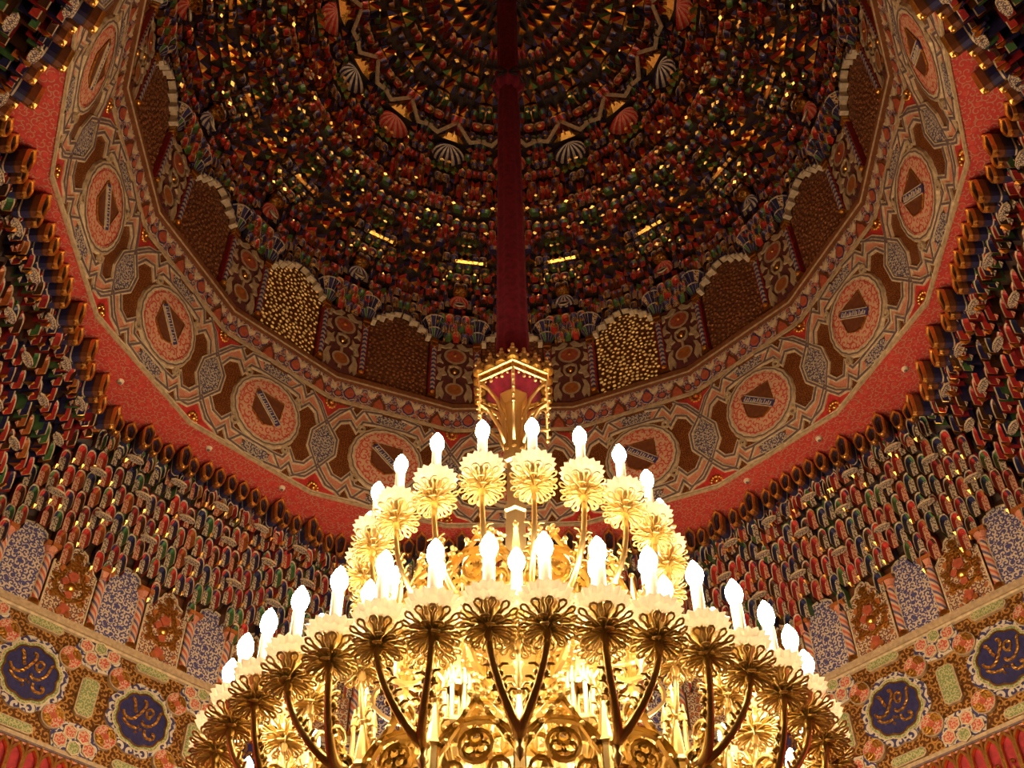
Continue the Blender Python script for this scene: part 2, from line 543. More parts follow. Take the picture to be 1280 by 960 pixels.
for cx, cz, r, mt in ((0, 1.808, 0.0125, 'coral'), (-0.017, 1.788, 0.009, 'coral'), (0.017, 1.788, 0.009, 'gold_relief'), (0, 1.866, 0.011, 'gold_relief'), (0, 1.714, 0.0125, 'coral'), (-0.012, 1.704, 0.007, 'orange'), (0.012, 1.704, 0.007, 'orange'), (0, 1.83, 0.009, 'gold_relief'), (-0.036, 1.745, 0.008, 'gold_relief'), (0.036, 1.745, 0.008, 'gold_relief'), (-0.030, 1.818, 0.009, 'orange'), (0.030, 1.818, 0.009, 'orange'), (-0.044, 1.796, 0.007, 'gold_relief'), (0.044, 1.796, 0.007, 'gold_relief'), (-0.022, 1.843, 0.007, 'gold_relief'), (0.022, 1.843, 0.007, 'gold_relief'), (0, 1.755, 0.009, 'coral')):
    gr.prism(circle(cx, cz, r, 10, 5, 0.25), -0.016, -0.010, mt)
me_goldr = gr.mesh('gilded_ornament')
me_boss = MB().ball((0, -0.012, 1.776), 0.0145, 'gold', 12, 8, 0.9).mesh('boss', True)
cl = MB()
cl.lathe([(0.0105, 1.705), (0.0105, 1.838)], 12, 'shaft_twist')
me_shaft = cl.mesh('shaft', True)
me_base = MB().lathe([(0.016, CAP), (0.017, 1.694), (0.013, 1.699), (0.0155, 1.703), (0.011, 1.708)], 10, 'gold').mesh('base', True)
cc = MB()
cc.lathe([(0.011, 1.834), (0.0135, 1.838), (0.0115, 1.842), (0.018, 1.856)], 12, 'salmon')
cc.box(-0.020, 0.020, -0.020, 0.012, 1.856, 1.866, 'orange')
me_capit = cc.mesh('capital')
ga = MB()
ga.ribbon([(0.016, -0.115), (0.016, -0.04)] + bez((0.016, -0.04), (0.016, -0.02), (0.006, -0.018), (0, -0.006), 4) + bez((0, -0.006), (-0.006, -0.018), (-0.016, -0.02), (-0.016, -0.04), 4) + [(-0.016, -0.115)], 0.006, -0.012, 0.010, 'gold')
for cx, cz in ((-0.0175, -0.012), (0.0175, -0.012), (0, -0.072), (-0.0175, -0.062)):
    ga.ball((cx, -0.008, cz), 0.0055, 'gold', 6, 4)
ga.ribbon([(-0.0175, -0.002), (-0.0175, -0.03)], 0.004, -0.014, 0.01, 'gold')
ga.ribbon([(-0.009, -0.112), (0, -0.085), (0.009, -0.112)], 0.004, -0.012, 0.01, 'gold')
me_garch = ga.mesh('gilt_arch')

walls = {}
for side, ph in SIDES:
    a = radians(ph)
    full = side in ('north', 'northeast', 'northwest', 'east', 'west')
    r = root('wall_' + side, LOOK[side], 'wall', (A * sin(a), A * cos(a), 0), -a, kind='structure', group=PAIR.get(side))
    walls[side] = r
    zb = -EYE if full else BZ0
    MB().box(-HALF - 0.02, HALF + 0.02, 0, 0.05, zb, RIM + 0.02, 'brown').build('wall_face', r)
    if full:
        MB().box(-HALF, HALF, -0.004, 0, zb, BZ0 - 0.004, 'crimson').build('red_dado', r)
        for j in range(30):
            for k in range(2):
                inst(me_garch, 'gilt_arch', r, loc=(-HALF + 0.0175 + j * 0.035, -0.004, BZ0 - 0.006 - k * 0.118))
    MB().box(-HALF, HALF, -0.004, 0, BZ0, BZ1, 'gold_ground').build('calligraphy_band', r)
    MB().box(-HALF, HALF, -0.020, 0, BZ1, CAP, 'tan').box(-HALF, HALF, -0.014, 0, BZ1 - 0.006, BZ1, 'cream').build('cornice_moulding', r)
    MB().box(-HALF, HALF, -0.010, 0, BZ0 - 0.002, BZ0 + 0.009, 'tan').box(-HALF, HALF, -0.013, 0, BZ0 - 0.007, BZ0 - 0.002, 'taupe').box(-HALF, HALF, -0.010, 0, BZ0 - 0.012, BZ0 - 0.007, 'salmon').build('band_moulding', r)
    if not full:
        continue
    for k in (-1, 0, 1):
        x = k * 0.288
        mo = inst(me_med_outer, 'medallion', r, loc=(x, -0.004, BZC))
        inst(me_med_rim, 'medallion_rim', mo, loc=(0, 0, 0))
        inst(me_med_field, 'medallion_field', mo, loc=(0, 0, 0))
        inst(me_inscr, 'inscription', mo, loc=(0, 0, 0), label='gold calligraphy strokes')
        for dz in (0.131, -0.126):
            inst(me_pill_flat, 'green_cartouche', r, loc=(x, -0.004, BZC + dz))
    for x in (-0.432, -0.144, 0.144, 0.432):
        inst(me_pill, 'green_cartouche', r, loc=(x, -0.004, BZC))
        for sz in (1, -1):
            inst(me_star_field, 'star_field', r, loc=(x, -0.004, BZC + sz * 0.106), scale=(1, 1, sz))
            inst(me_star, 'star_lattice', r, loc=(x, -0.004, BZC + sz * 0.106), scale=(1, 1, sz))
            for sx in (1, -1):
                inst(me_rose, 'rosette', r, loc=(x + sx * 0.0655, -0.006, BZC + sz * 0.0765))
    for k in (-1.5, -0.5, 0.5, 1.5):
        inst(me_blue, 'blue_scroll_panel', r, loc=(k * PIT, 0, 0))
    for k in (-1, 0, 1):
        p = inst(me_goldp, 'gilded_panel', r, loc=(k * PIT, 0, 0))
        inst(me_goldr, 'gilded_ornament', p)
        inst(me_boss, 'boss', p)
    for k in (-2, -1, 0, 1, 2):
        for e in (-1, 1):
            x = k * PIT + e * G
            if abs(x) > HALF:
                continue
            s_ = inst(me_shaft, 'column', r, loc=(x, -0.008, 0))
            inst(me_base, 'base', s_)
            inst(me_capit, 'capital', s_)
    for sx in (-1, 1):
        MB().prism([(sx * 0.49 + 0.028, CAP), (sx * 0.49 + 0.028, 1.86), (sx * 0.49 - 0.028, 1.86), (sx * 0.49 - 0.028, CAP)], -0.010, 0, 'scroll_garnet', 'cream').build('gilded_panel_corner', r)

# ------------------------------------------------------------------ stalactite cells
def cell(w, d, h, c, pend=True, rimw=0.065, big=False):
    """niche: pale rim, splayed coloured jambs, painted back; bottom centre of the back at the origin"""
    rim, left, right, back, span, tip = c
    mb = MB()
    N = 3
    O = arch(0.495 * w, 0.50 * h, 0.99 * h, N)
    I = arch((0.5 - rimw) * w, 0.50 * h, (0.99 - 1.1 * rimw) * h, N)
    B = arch(0.29 * w, 0.54 * h, 0.77 * h, N)
    n = len(O)
    O[0], O[-1], I[0], I[-1] = (O[0][0], 0.15 * h), (O[-1][0], 0.15 * h), (I[0][0], 0.15 * h), (I[-1][0], 0.15 * h)
    v = [(x, -d, z) for x, z in O] + [(x, -d * 0.93, z) for x, z in I] + [(x, -d * 0.50, z) for x, z in B]
    f, m = [], []
    for i in range(n - 1):
        f.append((i, i + 1, n + i + 1, n + i)); m.append(rim)
        f.append((n + i, n + i + 1, 2 * n + i + 1, 2 * n + i)); m.append(right if i < (n - 1) / 2 else left)
    f.append(tuple(2 * n + i for i in range(n))); m.append(back)
    # underside of the two piers
    f += [(0, n, 2 * n), (n - 1, 3 * n - 1, 2 * n - 1)]; m += [tip, tip]
    mb.add(v, f, m)
    mid = n // 2
    hw = 0.5 * w
    # spandrels
    mb.add([(hw, -d, 0.5 * h), (hw, -d, h), (0, -d, h)] + [(O[i][0], -d, O[i][1]) for i in range(1, mid + 1)], [(0, 1, 2) + tuple(3 + i for i in range(mid - 1, -1, -1))], span)
    mb.add([(-hw, -d, 0.5 * h), (-hw, -d, h), (0, -d, h)] + [(-O[i][0], -d, O[i][1]) for i in range(1, mid + 1)], [(2, 1, 0) + tuple(3 + i for i in range(mid))], span)
    # outer cheeks
    mb.add([(hw, -d, 0), (hw, 0, 0), (hw, 0, h), (hw, -d, h), (-hw, -d, 0), (-hw, 0, 0), (-hw, 0, h), (-hw, -d, h)], [(0, 1, 2, 3), (7, 6, 5, 4)], span)
    if pend:
        mb.add([(-0.62 * w, -d * 1.02, 0.02 * h), (-0.38 * w, -d * 1.02, 0.02 * h), (-0.38 * w, -0.25 * d, 0.02 * h), (-0.62 * w, -0.25 * d, 0.02 * h), (-0.5 * w, -0.75 * d, -0.16 * h)],
               [(0, 4, 1), (1, 4, 2), (2, 4, 3), (3, 4, 0)], ['gold', tip, span, 'gold'])
    return mb

SCHEMES = [('cream', 'red', 'navy', 'scroll_cell', 'crimson', 'gold'), ('cream', 'navy', 'green', 'scroll_cell', 'brown', 'gold'), ('cream', 'green', 'red', 'scroll_cell', 'navy', 'gold_relief'),
           ('cream', 'dark_brown', 'crimson', 'scroll_cell', 'navy', 'gold'), ('tan', 'crimson', 'orange', 'scroll_cell_pink', 'dark_brown', 'gold_relief'), ('cream', 'navy', 'navy', 'scroll_cell', 'green', 'gold'),
           ('cream', 'red', 'red', 'scroll_cell_pink', 'navy', 'gold'), ('tan', 'navy', 'crimson', 'scroll_cell', 'gold_relief', 'gold'), ('cream', 'crimson', 'dark_brown', 'scroll_cell_pink', 'crimson', 'gold')]
Z0 = 1.858
CW = 0.0272
CH = 0.047
ZTOP = 2.118
OPEN = {0: 1.05, 45: 1.098, -45: 1.098, 90: 1.045, -90: 1.045, 135: 1.0, -135: 1.0, 180: 1.0, 225: 1.0, -180: 1.0}   # opening apothem by side
def cove(z, ap):
    t = max(0.0, min(1.0, (z - Z0) / (ZTOP - Z0)))
    return (A - ap) * (0.65 * t + 0.35 * t * t)
def reach(z, ph, sg):
    """where the cove of this side meets its neighbour's"""
    return sqrt(2) * (A - cove(z, OPEN[ph + 45 * sg])) - (A - cove(z, OPEN[ph]))
def inside(x, z, ph, m):
    return abs(x) < reach(z, ph, 1 if x > 0 else -1) - m
def panel_top(x):
    u = abs(((x + PIT / 2) % PIT) - PIT / 2)
    if u < 0.060:
        return 1.893 - max(0, u - 0.012) * 1.15
    if u > PIT / 2 - 0.052:
        return 1.900 if u > PIT / 2 - 0.030 else 1.876
    return 1.862
cells = [cell(CW, 0.034, CH * 1.04, c, pend=(i % 3 == 0)).mesh('stalactite_cell') for i, c in enumerate(SCHEMES)]
def crest(w, d, h):
    """rounded hood banded gilt, orange and blue along its flanks, hollow in front"""
    mb = MB()
    prev = None
    bands = ((0.46, 0.0, 'navy'), (0.47, -0.22, 'navy'), (0.47, -0.28, 'cream'), (0.48, -0.58, 'navy'), (0.49, -0.64, 'dark_brown'), (0.50, -0.88, 'brown'), (0.50, -0.93, 'crest_gold'), (0.47, -1.02, 'crest_gold'), (0.41, -1.03, 'crest_gold'), (0.37, -0.95, 'crest_gold'), (0.30, -0.93, 'brown'), (0.27, -0.84, 'dark_brown'), (0.20, -0.82, 'navy'), (0.14, -0.70, 'dark_brown'))
    for a, y, mt in bands:
        o = []
        for k in range(7):
            an = pi * k / 6
            o.append((a * w * cos(an), h - 0.62 * w + (a * w) * (sin(an) * 1.25 if k != 3 else 1.75)))
        for k in range(5):
            an = pi + pi * k / 4
            o.append((a * w * cos(an) * 0.8, 0.5 * w + (a * w) * sin(an)))
        cur = [(x, y * d, z) for x, z in o]
        if prev:
            n = len(o)
            mb.add(prev + cur, [(i, (i + 1) % n, n + (i + 1) % n, n + i) for i in range(n)], mt)
        prev = cur
    mb.add(prev, [tuple(range(len(prev)))], 'dark_brown')
    mb.ball((0, -d, h - 0.62 * w + 0.78 * w), 0.0042, 'gold', 6, 4)
    mb.ball((0, -d * 0.9, 0.10 * w), 0.0065, 'gold', 7, 5)
    return mb
me_crest = crest(0.032, 0.056, 0.054).mesh('gilded_crest')
me_crest_tall = crest(0.032, 0.062, 0.070).mesh('gilded_crest')
sl = MB()
so_ = [(0.024 * cos(2 * pi * k / 8), 0.011 * sin(2 * pi * k / 8)) for k in range(8)]
arab('scroll_star', (0.51, 0.425, 0.289), (0.0765, 0.0595, 0.102), 50, 0.1, axes='xy')
sl.add([(x, y, 0) for x, y in so_] + [(x, y, 0.006) for x, y in so_], [tuple(range(7, -1, -1))] + [(i, (i + 1) % 8, 8 + (i + 1) % 8, 8 + i) for i in range(8)], ['scroll_star'] + ['cream'] * 8)
me_loz = sl.mesh('soffit_lozenge')

for ti, (side, ph) in enumerate([s for s in SIDES if s[0] != 'south']):
    a = radians(ph)
    lab = {'north': 'stalactite cornice of painted niches hidden behind the chandelier', 'northe': 'stalactite cornice of red, green and blue niches above the slanting calligraphy wall',
           'east': 'dim stalactite cornice with gilded crest close to the frieze, over a side wall', 'southe': 'dark stalactite cornice overlapping the frieze beside the red ceiling'}[{'northwest': 'northe', 'northeast': 'northe', 'west': 'east', 'southeast': 'southe', 'southwest': 'southe'}.get(side, side)]
    r = root('trim_%d' % (ti + 1), lab, 'cornice', (A * sin(a), A * cos(a), 0), -a, kind='structure', group=None if side == 'north' else 'cornices over the ' + PAIR[side])
    ap = OPEN[ph]
    dsc = 0.6 + 2.0 * (A - ap)
    bk = MB()
    zz0 = [1.84 + i * (RIM - 1.84) / 8 for i in range(9)]
    vv = []
    for z in zz0:
        yb = -cove(z - 0.052, ap) + 0.003
        vv += [(-reach(z, ph, -1) - 0.004, yb, z), (reach(z, ph, 1) + 0.004, yb, z)]
    bk.add(vv, [(2 * i, 2 * i + 1, 2 * i + 3, 2 * i + 2) for i in range(8)], 'dark_brown')
    bk.build('cornice_core', r)
    rnd = random.Random(ph + 400)
    nc = int(HALF / CW) + 1
    for j in range(-nc, nc + 1):
        x = j * CW
        z = panel_top(x) + (CH * 0.5 if j % 2 else 0) - 0.004
        if j % 2 and panel_top(x) < 1.87:
            z -= CH
        while z < ZTOP - 0.012:
            if inside(x, z + CH * 0.5, ph, CW * 0.3):
                ci = rnd.randrange(len(cells))
                inst(cells[ci], 'stalactite_cell', r, loc=(x, -cove(z, ap) - 0.001, z - 0.14 * CH), scale=(rnd.uniform(0.92, 1.02), dsc * 0.92 + rnd.uniform(-0.1, 0.15), 1.2))
            z += CH
    for zl, off in ((1.955, 0), (2.03, PIT / 4), (2.085, 0)):
        for j in range(-4, 5):
            x = j * PIT / 2 + off
            if inside(x, zl, ph, 0.03):
                inst(me_loz, 'soffit_lozenge', r, loc=(x, -cove(zl, ap) - 0.034 * dsc - 0.002, zl))
    yt = -(A - ap)
    for j in range(-13, 14):
        x = j * 0.0375
        if not inside(x, RIM - 0.03, ph, 0.012):
            continue
        tall = abs(j) in (4, 7, 10, 13)
        dy = -0.016 if tall else (-0.010 if abs(j) <= 2 else 0.004)
        m_ = me_crest_tall if tall else me_crest
        inst(m_, 'gilded_crest', r, loc=(x, yt + dy + 0.024, RIM - (0.078 if tall else 0.062)))
        inst(cells[rnd.randrange(len(cells))], 'stalactite_cell', r, loc=(x, yt + 0.030, RIM - 0.098), scale=(1.25, 0.9, 1))

# ------------------------------------------------------------------ drum: frieze, windows
N16 = 16
C16 = cos(pi / 16)
R2, H2 = 0.9364, 2.5939
TILT = math.atan2((1 - R2) * C16, H2 - RIM)
ULEN = hypot((1 - R2) * C16, H2 - RIM)
hw0 = sin(pi / 16)
def hw(u):
    return hw0 * (1 - (1 - R2) * u / ULEN)
UB = 0.332
def sym(pts):
    return [pts, [(-x, z) for x, z in reversed(pts)]]
def flip(pts):
    return [(x * hw(UB - z) / hw(z) if abs(x) > 0.15 else x, UB - z) for x, z in reversed(pts)]

me_fground = MB().prism([(-hw(0), 0), (hw(0), 0), (hw(UB), UB), (-hw(UB), UB)], 0, 0.02, 'speckle_ground').mesh('frieze_ground')
fb = MB()
fb.prism([(-hw(0), -0.003), (hw(0), -0.003), (hw(0.005), 0.005), (-hw(0.005), 0.005)], -0.004, 0.0, 'tan')
fb.ribbon([(-hw(0), 0.010), (hw(0), 0.010)], 0.003, -0.004, 0.004, 'cream')
fb.prism([(-hw(UB - .004), UB - 0.004), (hw(UB - .004), UB - 0.004), (hw(UB + .006), UB + 0.006), (-hw(UB + .006), UB + 0.006)], -0.005, 0.0, 'tan')
me_fborder = fb.mesh('frieze_border')
CV = 0.166
md = MB()
md.prism(circle(0, CV, 0.094, 48), -0.006, 0, 'scroll_pink')
me_fmed = md.mesh('medallion')
mr = MB()
mr.ring(circle(0, CV, 0.107, 96, 20, 0.022), circle(0, CV, 0.102, 96, 20, 0.022), -0.008, 'tan')
mr.ring(circle(0, CV, 0.102, 96, 20, 0.022), circle(0, CV, 0.0985, 96, 20, 0.022), -0.009, 'taupe')
mr.ring(circle(0, CV, 0.0985, 96, 20, 0.022), circle(0, CV, 0.092, 96, 20, 0.02), -0.008, 'cream')
mr.ring(circle(0, CV, 0.110, 96, 20, 0.022), circle(0, CV, 0.107, 96, 20, 0.022), 0.0, 'cream', -0.008)
mr.ring(circle(0, CV, 0.089, 48), circle(0, CV, 0.087, 48), -0.0075, 'red')
for k in range(4):
    an = pi / 4 + k * pi / 2
    mr.ribbon(circle(0.1195 * cos(an), CV + 0.1195 * sin(an), 0.0095, 10), 0.0055, -0.010, 0.008, 'tan', True)
me_fring = mr.mesh('medallion_ring')
sh_o = [(0.043, CV + 0.046), (-0.046, CV + 0.046), (-0.044, CV - 0.022), (-0.022, CV - 0.040), (0, CV - 0.049), (0.022, CV - 0.040), (0.042, CV - 0.022)]
sh = MB().prism(sh_o, -0.010, 0, 'brown').ribbon(sh_o, 0.0025, -0.0115, 0.003, 'gold_relief', True)
me_shield = sh.mesh('shield')
bd = MB()
def rotp(p):
    an = radians(-40)
    return (p[0] * cos(an) - p[1] * sin(an), CV + 0.004 + p[0] * sin(an) + p[1] * cos(an))
bd.prism([rotp(p) for p in ((-0.053, -0.0105), (0.053, -0.0105), (0.053, 0.0105), (-0.053, 0.0105))], -0.012, -0.009, 'indigo')
for s_ in ((-0.0105,), (0.0105,)):
    bd.ribbon([rotp((-0.053, s_[0])), rotp((0.053, s_[0]))], 0.0018, -0.0135, 0.003, 'cream')
for k, x in enumerate((-0.046, -0.038, -0.032, -0.024, -0.016, -0.010, -0.002, 0.006, 0.012, 0.022, 0.030, 0.036, 0.044)):
    hgt = (0.007, 0.004, 0.007, 0.002, 0.006, 0.003, 0.0075)[k % 7]
    bd.ribbon([rotp((x, -0.005)), rotp((x + 0.001, hgt))], 0.0022, -0.0135, 0.003, 'white_plaster')
bd.ribbon([rotp(p) for p in ((-0.048, -0.005), (-0.03, -0.0065), (-0.012, -0.005), (0.008, -0.0065), (0.028, -0.005), (0.046, -0.006))], 0.0022, -0.0135, 0.003, 'white_plaster')
me_bend = bd.mesh('inscribed_bend')

E1 = hw0
b_in = [(0.050, 0.052), (0.082, 0.056), (0.098, 0.090), (0.118, 0.062), (0.148, 0.074), (0.168, 0.108)]
b_out = [(0.030, 0.010), (0.086, 0.018), (0.104, 0.050), (0.124, 0.022), (0.160, 0.036), (0.190, 0.078)]
pink = MB()
st = MB()
ctc = MB()
redm = MB()
for fn in (lambda p: p, flip):
    for sgn in (1, -1):
        def T(p, fn=fn, sgn=sgn):
            q = fn(p)
            return [(x * sgn, z) for x, z in (q if sgn == 1 else list(reversed(q)))]
        strip = b_out + list(reversed(b_in))
        pink.prism(T(strip), -0.002, 0, 'salmon')
        redm.prism(T([(0.124, 0.012), (hw(0.012), 0.012), (hw(0.07), 0.068), (0.160, 0.036)]), -0.002, 0, 'red')
        for ln in (b_in, b_out):
            p_ = T(ln)
            st.ribbon(p_, 0.0135, -0.006, 0.006, 'cream')
            st.ribbon(p_, 0.0055, -0.0075, 0.003, 'taupe')
        vln = T([(0.1925, 0.080), (0.170, 0.112), (0.149, 0.140), (0.149, CV)])
        st.ribbon(vln, 0.0125, -0.0068, 0.006, 'cream')
        st.ribbon(vln, 0.005, -0.0083, 0.003, 'taupe')
        dg = T([(0.118, 0.013), (0.160, 0.050), (hw(0.1), 0.098)])
        st.ribbon(dg, 0.0115, -0.0072, 0.006, 'cream')
        st.ribbon(dg, 0.0045, -0.0087, 0.003, 'taupe')
        ctc.prism(T([(hw(0.094), 0.094), (hw(CV), CV), (0.156, CV), (0.156, 0.144), (0.175, 0.120)]), -0.004, 0, 'scroll_slate')
    for sgn in (1,):
        q = fn([(-0.052, 0.015), (0.052, 0.015), (0.034, 0.046), (-0.034, 0.046)])
        ctc.prism(q, -0.004, 0, 'scroll_slate')
        ln = fn([(-0.080, 0.018), (-0.052, 0.052), (0.052, 0.052), (0.080, 0.018)])
        st.ribbon(ln, 0.0125, -0.0065, 0.006, 'cream')
        st.ribbon(ln, 0.005, -0.008, 0.003, 'taupe')
me_pink, me_strap, me_cart, me_redm = pink.mesh('strap_filling'), st.mesh('strapwork'), ctc.mesh('scroll_cartouche'), redm.mesh('red_ground')
fw = MB()
for k in range(7):
    an = pi * k / 6
    fw.ball((0.0155 * cos(an), -0.006, 0.014 + 0.0155 * sin(an)), 0.0056, 'gold', 6, 4, 0.8)
fw.ball((0, -0.008, 0.014), 0.007, 'gold', 7, 5)
me_flower = fw.mesh('gilt_flower', True)

fp = MB().prism([(-hw(.338), .338), (hw(.338), .338), (hw(.403), .403), (-hw(.403), .403)], 0, 0.02, 'scroll_floral')
me_ffloral = fp.mesh('floral_band')
pal = MB()
pal.prism([(0.0, -0.026), (0.014, -0.018), (0.019, -0.004), (0.013, 0.010), (0, 0.024), (-0.013, 0.010), (-0.019, -0.004), (-0.014, -0.018)], -0.005, 0, 'indigo', 'cream')
pal.prism([(0.0, -0.020), (0.011, -0.014), (0.015, -0.003), (0.010, 0.008), (0, 0.018), (-0.010, 0.008), (-0.015, -0.003), (-0.011, -0.014)], -0.007, -0.005, 'coral')
me_palm = pal.mesh('palmette')
pb = MB().prism([(-0.024, -0.03), (0.024, -0.03), (0.021, -0.010), (0.010, 0.004), (0, 0.022), (-0.010, 0.004), (-0.021, -0.010)], -0.004, 0, 'brown', 'cream')
pb.prism([(-0.016, -0.029), (0.016, -0.029), (0.012, -0.012), (0, 0.006), (-0.012, -0.012)], -0.006, -0.004, 'coral')
me_palm2 = pb.mesh('palmette_wide')
pc = MB().prism(circle(0, 0, 0.0125, 12), -0.004, 0, 'navy', 'cream').prism(circle(0, 0, 0.0095, 10), -0.006, -0.004, 'coral')
me_berry = pc.mesh('berry')
lf = MB()
for sg in (1, -1):
    lf.prism([(sg * x, z) for x, z in (((0, -0.012), (0.012, 0.002), (0.016, 0.020), (0.004, 0.010), (0.0, 0.018)) if sg == 1 else ((0.0, 0.018), (0.004, 0.010), (0.016, 0.020), (0.012, 0.002), (0, -0.012)))], -0.0035, 0, 'cream')
me_leaf = lf.mesh('leaf_spray')
sill = MB().prism([(-hw(.403) - .002, .403), (hw(.403) + .002, .403), (hw(.425) + .002, .425), (-hw(.425) - .002, .425)], -0.012, 0.02, 'sill_wood', 'sill_wood')
sill.ribbon([(-hw(.405), .406), (hw(.405), .406)], 0.004, -0.015, 0.004, 'tan')
me_sill = sill.mesh('sill')

AP = R2 * C16
WH = 0.096          # window half width
WZ0, WZS, WZT = 2.606, 2.868, 2.942
WO = [(WH, WZ0), (WH, WZS), (0.082, 2.882), (0.074, 2.904), (0.052, 2.914), (0.044, 2.930), (0.018, 2.934), (0, WZT)]
def win_top(x):
    ax = abs(x)
    for (x0, z0), (x1, z1) in zip(WO[1:], WO[2:]):
        if x1 <= ax <= x0:
            return z0 + (z1 - z0) * (x0 - ax) / max(1e-6, x0 - x1)
    return WZS
lat, peb = MB(), MB()
rnd = random.Random(3)
spots = []
for _ in range(9000):
    x, z = rnd.uniform(-WH + 0.004, WH - 0.004), rnd.uniform(WZ0 + 0.003, WZT)
    if z > win_top(x) - 0.005:
        continue
    if all((x - p[0]) ** 2 + (z - p[1]) ** 2 > 0.0125 ** 2 for p in spots):
        spots.append((x, z))
lat.prism([(x, z) for x, z in WO] + [(-x, z) for x, z in reversed(WO[:-1])], 0.0060, 0.0075, 'brown')
for x, z in spots:
    rr = rnd.uniform(0.0042, 0.0064)
    o6 = circle(x, z, rr + 0.0016, 7, ph=rnd.uniform(0, 1))
    i6 = circle(x, z, rr, 7, ph=rnd.uniform(0, 1))
    lat.ring(o6, i6, 0.0058, 'brown', 0.0040)
    ap = (x + rnd.uniform(-.0012, .0012), 0.0020, z + rnd.uniform(-.0012, .0012))
    peb.add([ap] + [(p[0], 0.0050, p[1]) for p in i6], [(0, 1 + k, 1 + (k + 1) % 7) for k in range(7)], 'amber_glass')
me_lat = lat.mesh('lattice')
me_peb = peb.mesh('glass_pane')
me_peb_lit = me_peb.copy()
me_peb_lit.materials[0] = MATS['amber_glass_backlit']
me_wback = MB().prism([(WH + .004, WZ0 - .01), (WH + .004, WZT + .02), (-WH - .004, WZT + .02), (-WH - .004, WZ0 - .01)], 0.008, 0.02, 'dark_brown').mesh('window_frame')
ft = MB()
def fringe(x0, z0, x1, z1):
    ft.ribbon([(x0, z0), (x0 + (x1 - x0) * 0.15, z0 + (z1 - z0) * 0.75), (x1, z1)], 0.011, -0.016, 0.020, 'cream')
    ft.ribbon([(x0, z0), (x0 + (x1 - x0) * 0.15, z0 + (z1 - z0) * 0.75), (x1, z1)], 0.005, -0.018, 0.004, 'navy')
    ft.box(x0 - 0.007, x0 + 0.007, -0.020, 0.004, z0 - 0.010, z0 + 0.001, 'white_plaster')
for sg in (1, -1):
    for (xa, za), (xb, zb_) in (((0.090, 2.876), (0.066, 2.908)), ((0.062, 2.906), (0.038, 2.928)), ((0.034, 2.926), (0.004, 2.946))):
        fringe(sg * xa, za, sg * xb, zb_)
me_fringe = ft.mesh('arch_fringe')

pw = 0.0215
pl = MB().box(-pw / 2, pw / 2, -0.008, 0.01, 2.622, 2.842, 'crimson').box(-0.0068, 0.0068, -0.0115, -0.008, 2.628, 2.836, 'chevron')
me_pil = pl.mesh('pilaster')
pg_ = MB().box(-0.0125, 0.0125, -0.012, 0.006, 2.606, 2.621, 'gold').ball((0, -0.010, 2.629), 0.0085, 'gold', 8, 5)
pg_.box(-0.0115, 0.0115, -0.013, 0.006, 2.842, 2.850, 'gold').box(-0.0095, 0.0095, -0.010, 0.006, 2.850, 2.858, 'orange').box(-0.0125, 0.0125, -0.014, 0.006, 2.858, 2.872, 'gold').ball((0, -0.009, 2.834), 0.006, 'gold', 7, 5)
me_pilg = pg_.mesh('gilt_mount')
def fan(r0, r1, z0, z1, n, cols):
    mb = MB()
    for k in range(n):
        a0, a1 = -pi / 2 + pi * k / n, -pi / 2 + pi * (k + 1) / n
        prev = None
        for j in range(4):
            t = j / 3
            rr = r0 + (r1 - r0) * t ** 1.6
            zz = z0 + (z1 - z0) * t
            cur = [(rr * sin(a0), -rr * cos(a0), zz), (rr * sin(a0 * .9 + a1 * .1), -rr * 1.04 * cos(a0 * .9 + a1 * .1), zz), (rr * sin(a1), -rr * cos(a1), zz)]
            if prev:
                mb.add(prev + cur, [(0, 1, 4, 3)], 'white_plaster')
                mb.add(prev + cur, [(1, 2, 5, 4)], cols[k % len(cols)])
            prev = cur
        mb.add([(r1 * sin(a0), -r1 * cos(a0), z1), (r1 * sin(a1), -r1 * cos(a1), z1), (r1 * 1.05 * sin(a1), -r1 * 1.05 * cos(a1), z1 + 0.005), (r1 * 1.05 * sin(a0), -r1 * 1.05 * cos(a0), z1 + 0.005)], [(0, 1, 2, 3)], 'white_plaster')
    return mb
fc = fan(0.012, 0.027, 2.872, 2.906, 7, ['navy', 'indigo', 'green', 'navy'])
fc.merge(fan(0.022, 0.040, 2.906, 2.950, 7, ['navy', 'scroll_dome', 'indigo', 'navy']), lambda p: p)
me_fan = fc.mesh('fan_capital')

pn = MB().box(-0.060, 0.060, 0.0, 0.02, 2.606, 2.88, 'purple_ground')
me_pground = pn.mesh('relief_panel')
pr = MB()
def blob(pts, y=-0.006, mat='tan'):
    pr.prism(pts, y, 0, mat)
    pr.prism([(-x, z) for x, z in reversed(pts)], y, 0, mat)
pr.ring(circle(0, 2.806, 0.036, 20), circle(0, 2.806, 0.028, 20), -0.007, 'tan')
pr.prism(circle(0, 2.806, 0.029, 20), -0.006, 0, 'coral')
pr.ring(circle(0, 2.655, 0.029, 16), circle(0, 2.655, 0.022, 16), -0.007, 'tan')
pr.prism(circle(0, 2.655, 0.023, 16), -0.006, 0, 'orange')
pr.ribbon([(0.017, 2.757), (0.020, 2.738), (0.014, 2.722), (0, 2.712), (-0.014, 2.722), (-0.020, 2.738), (-0.017, 2.757), (0, 2.765)], 0.006, -0.007, 0.007, 'tan', True)
pr.ribbon([(0, 2.712), (0, 2.684)], 0.008, -0.007, 0.007, 'tan')
pr.ribbon([(0, 2.770), (0, 2.762)], 0.010, -0.007, 0.007, 'tan')
pr.ribbon([(0, 2.626), (0, 2.612)], 0.012, -0.007, 0.007, 'tan')
blob([(0.058, 2.70), (0.050, 2.725), (0.058, 2.752), (0.040, 2.744), (0.030, 2.758), (0.032, 2.736), (0.024, 2.722), (0.038, 2.716), (0.042, 2.695)])
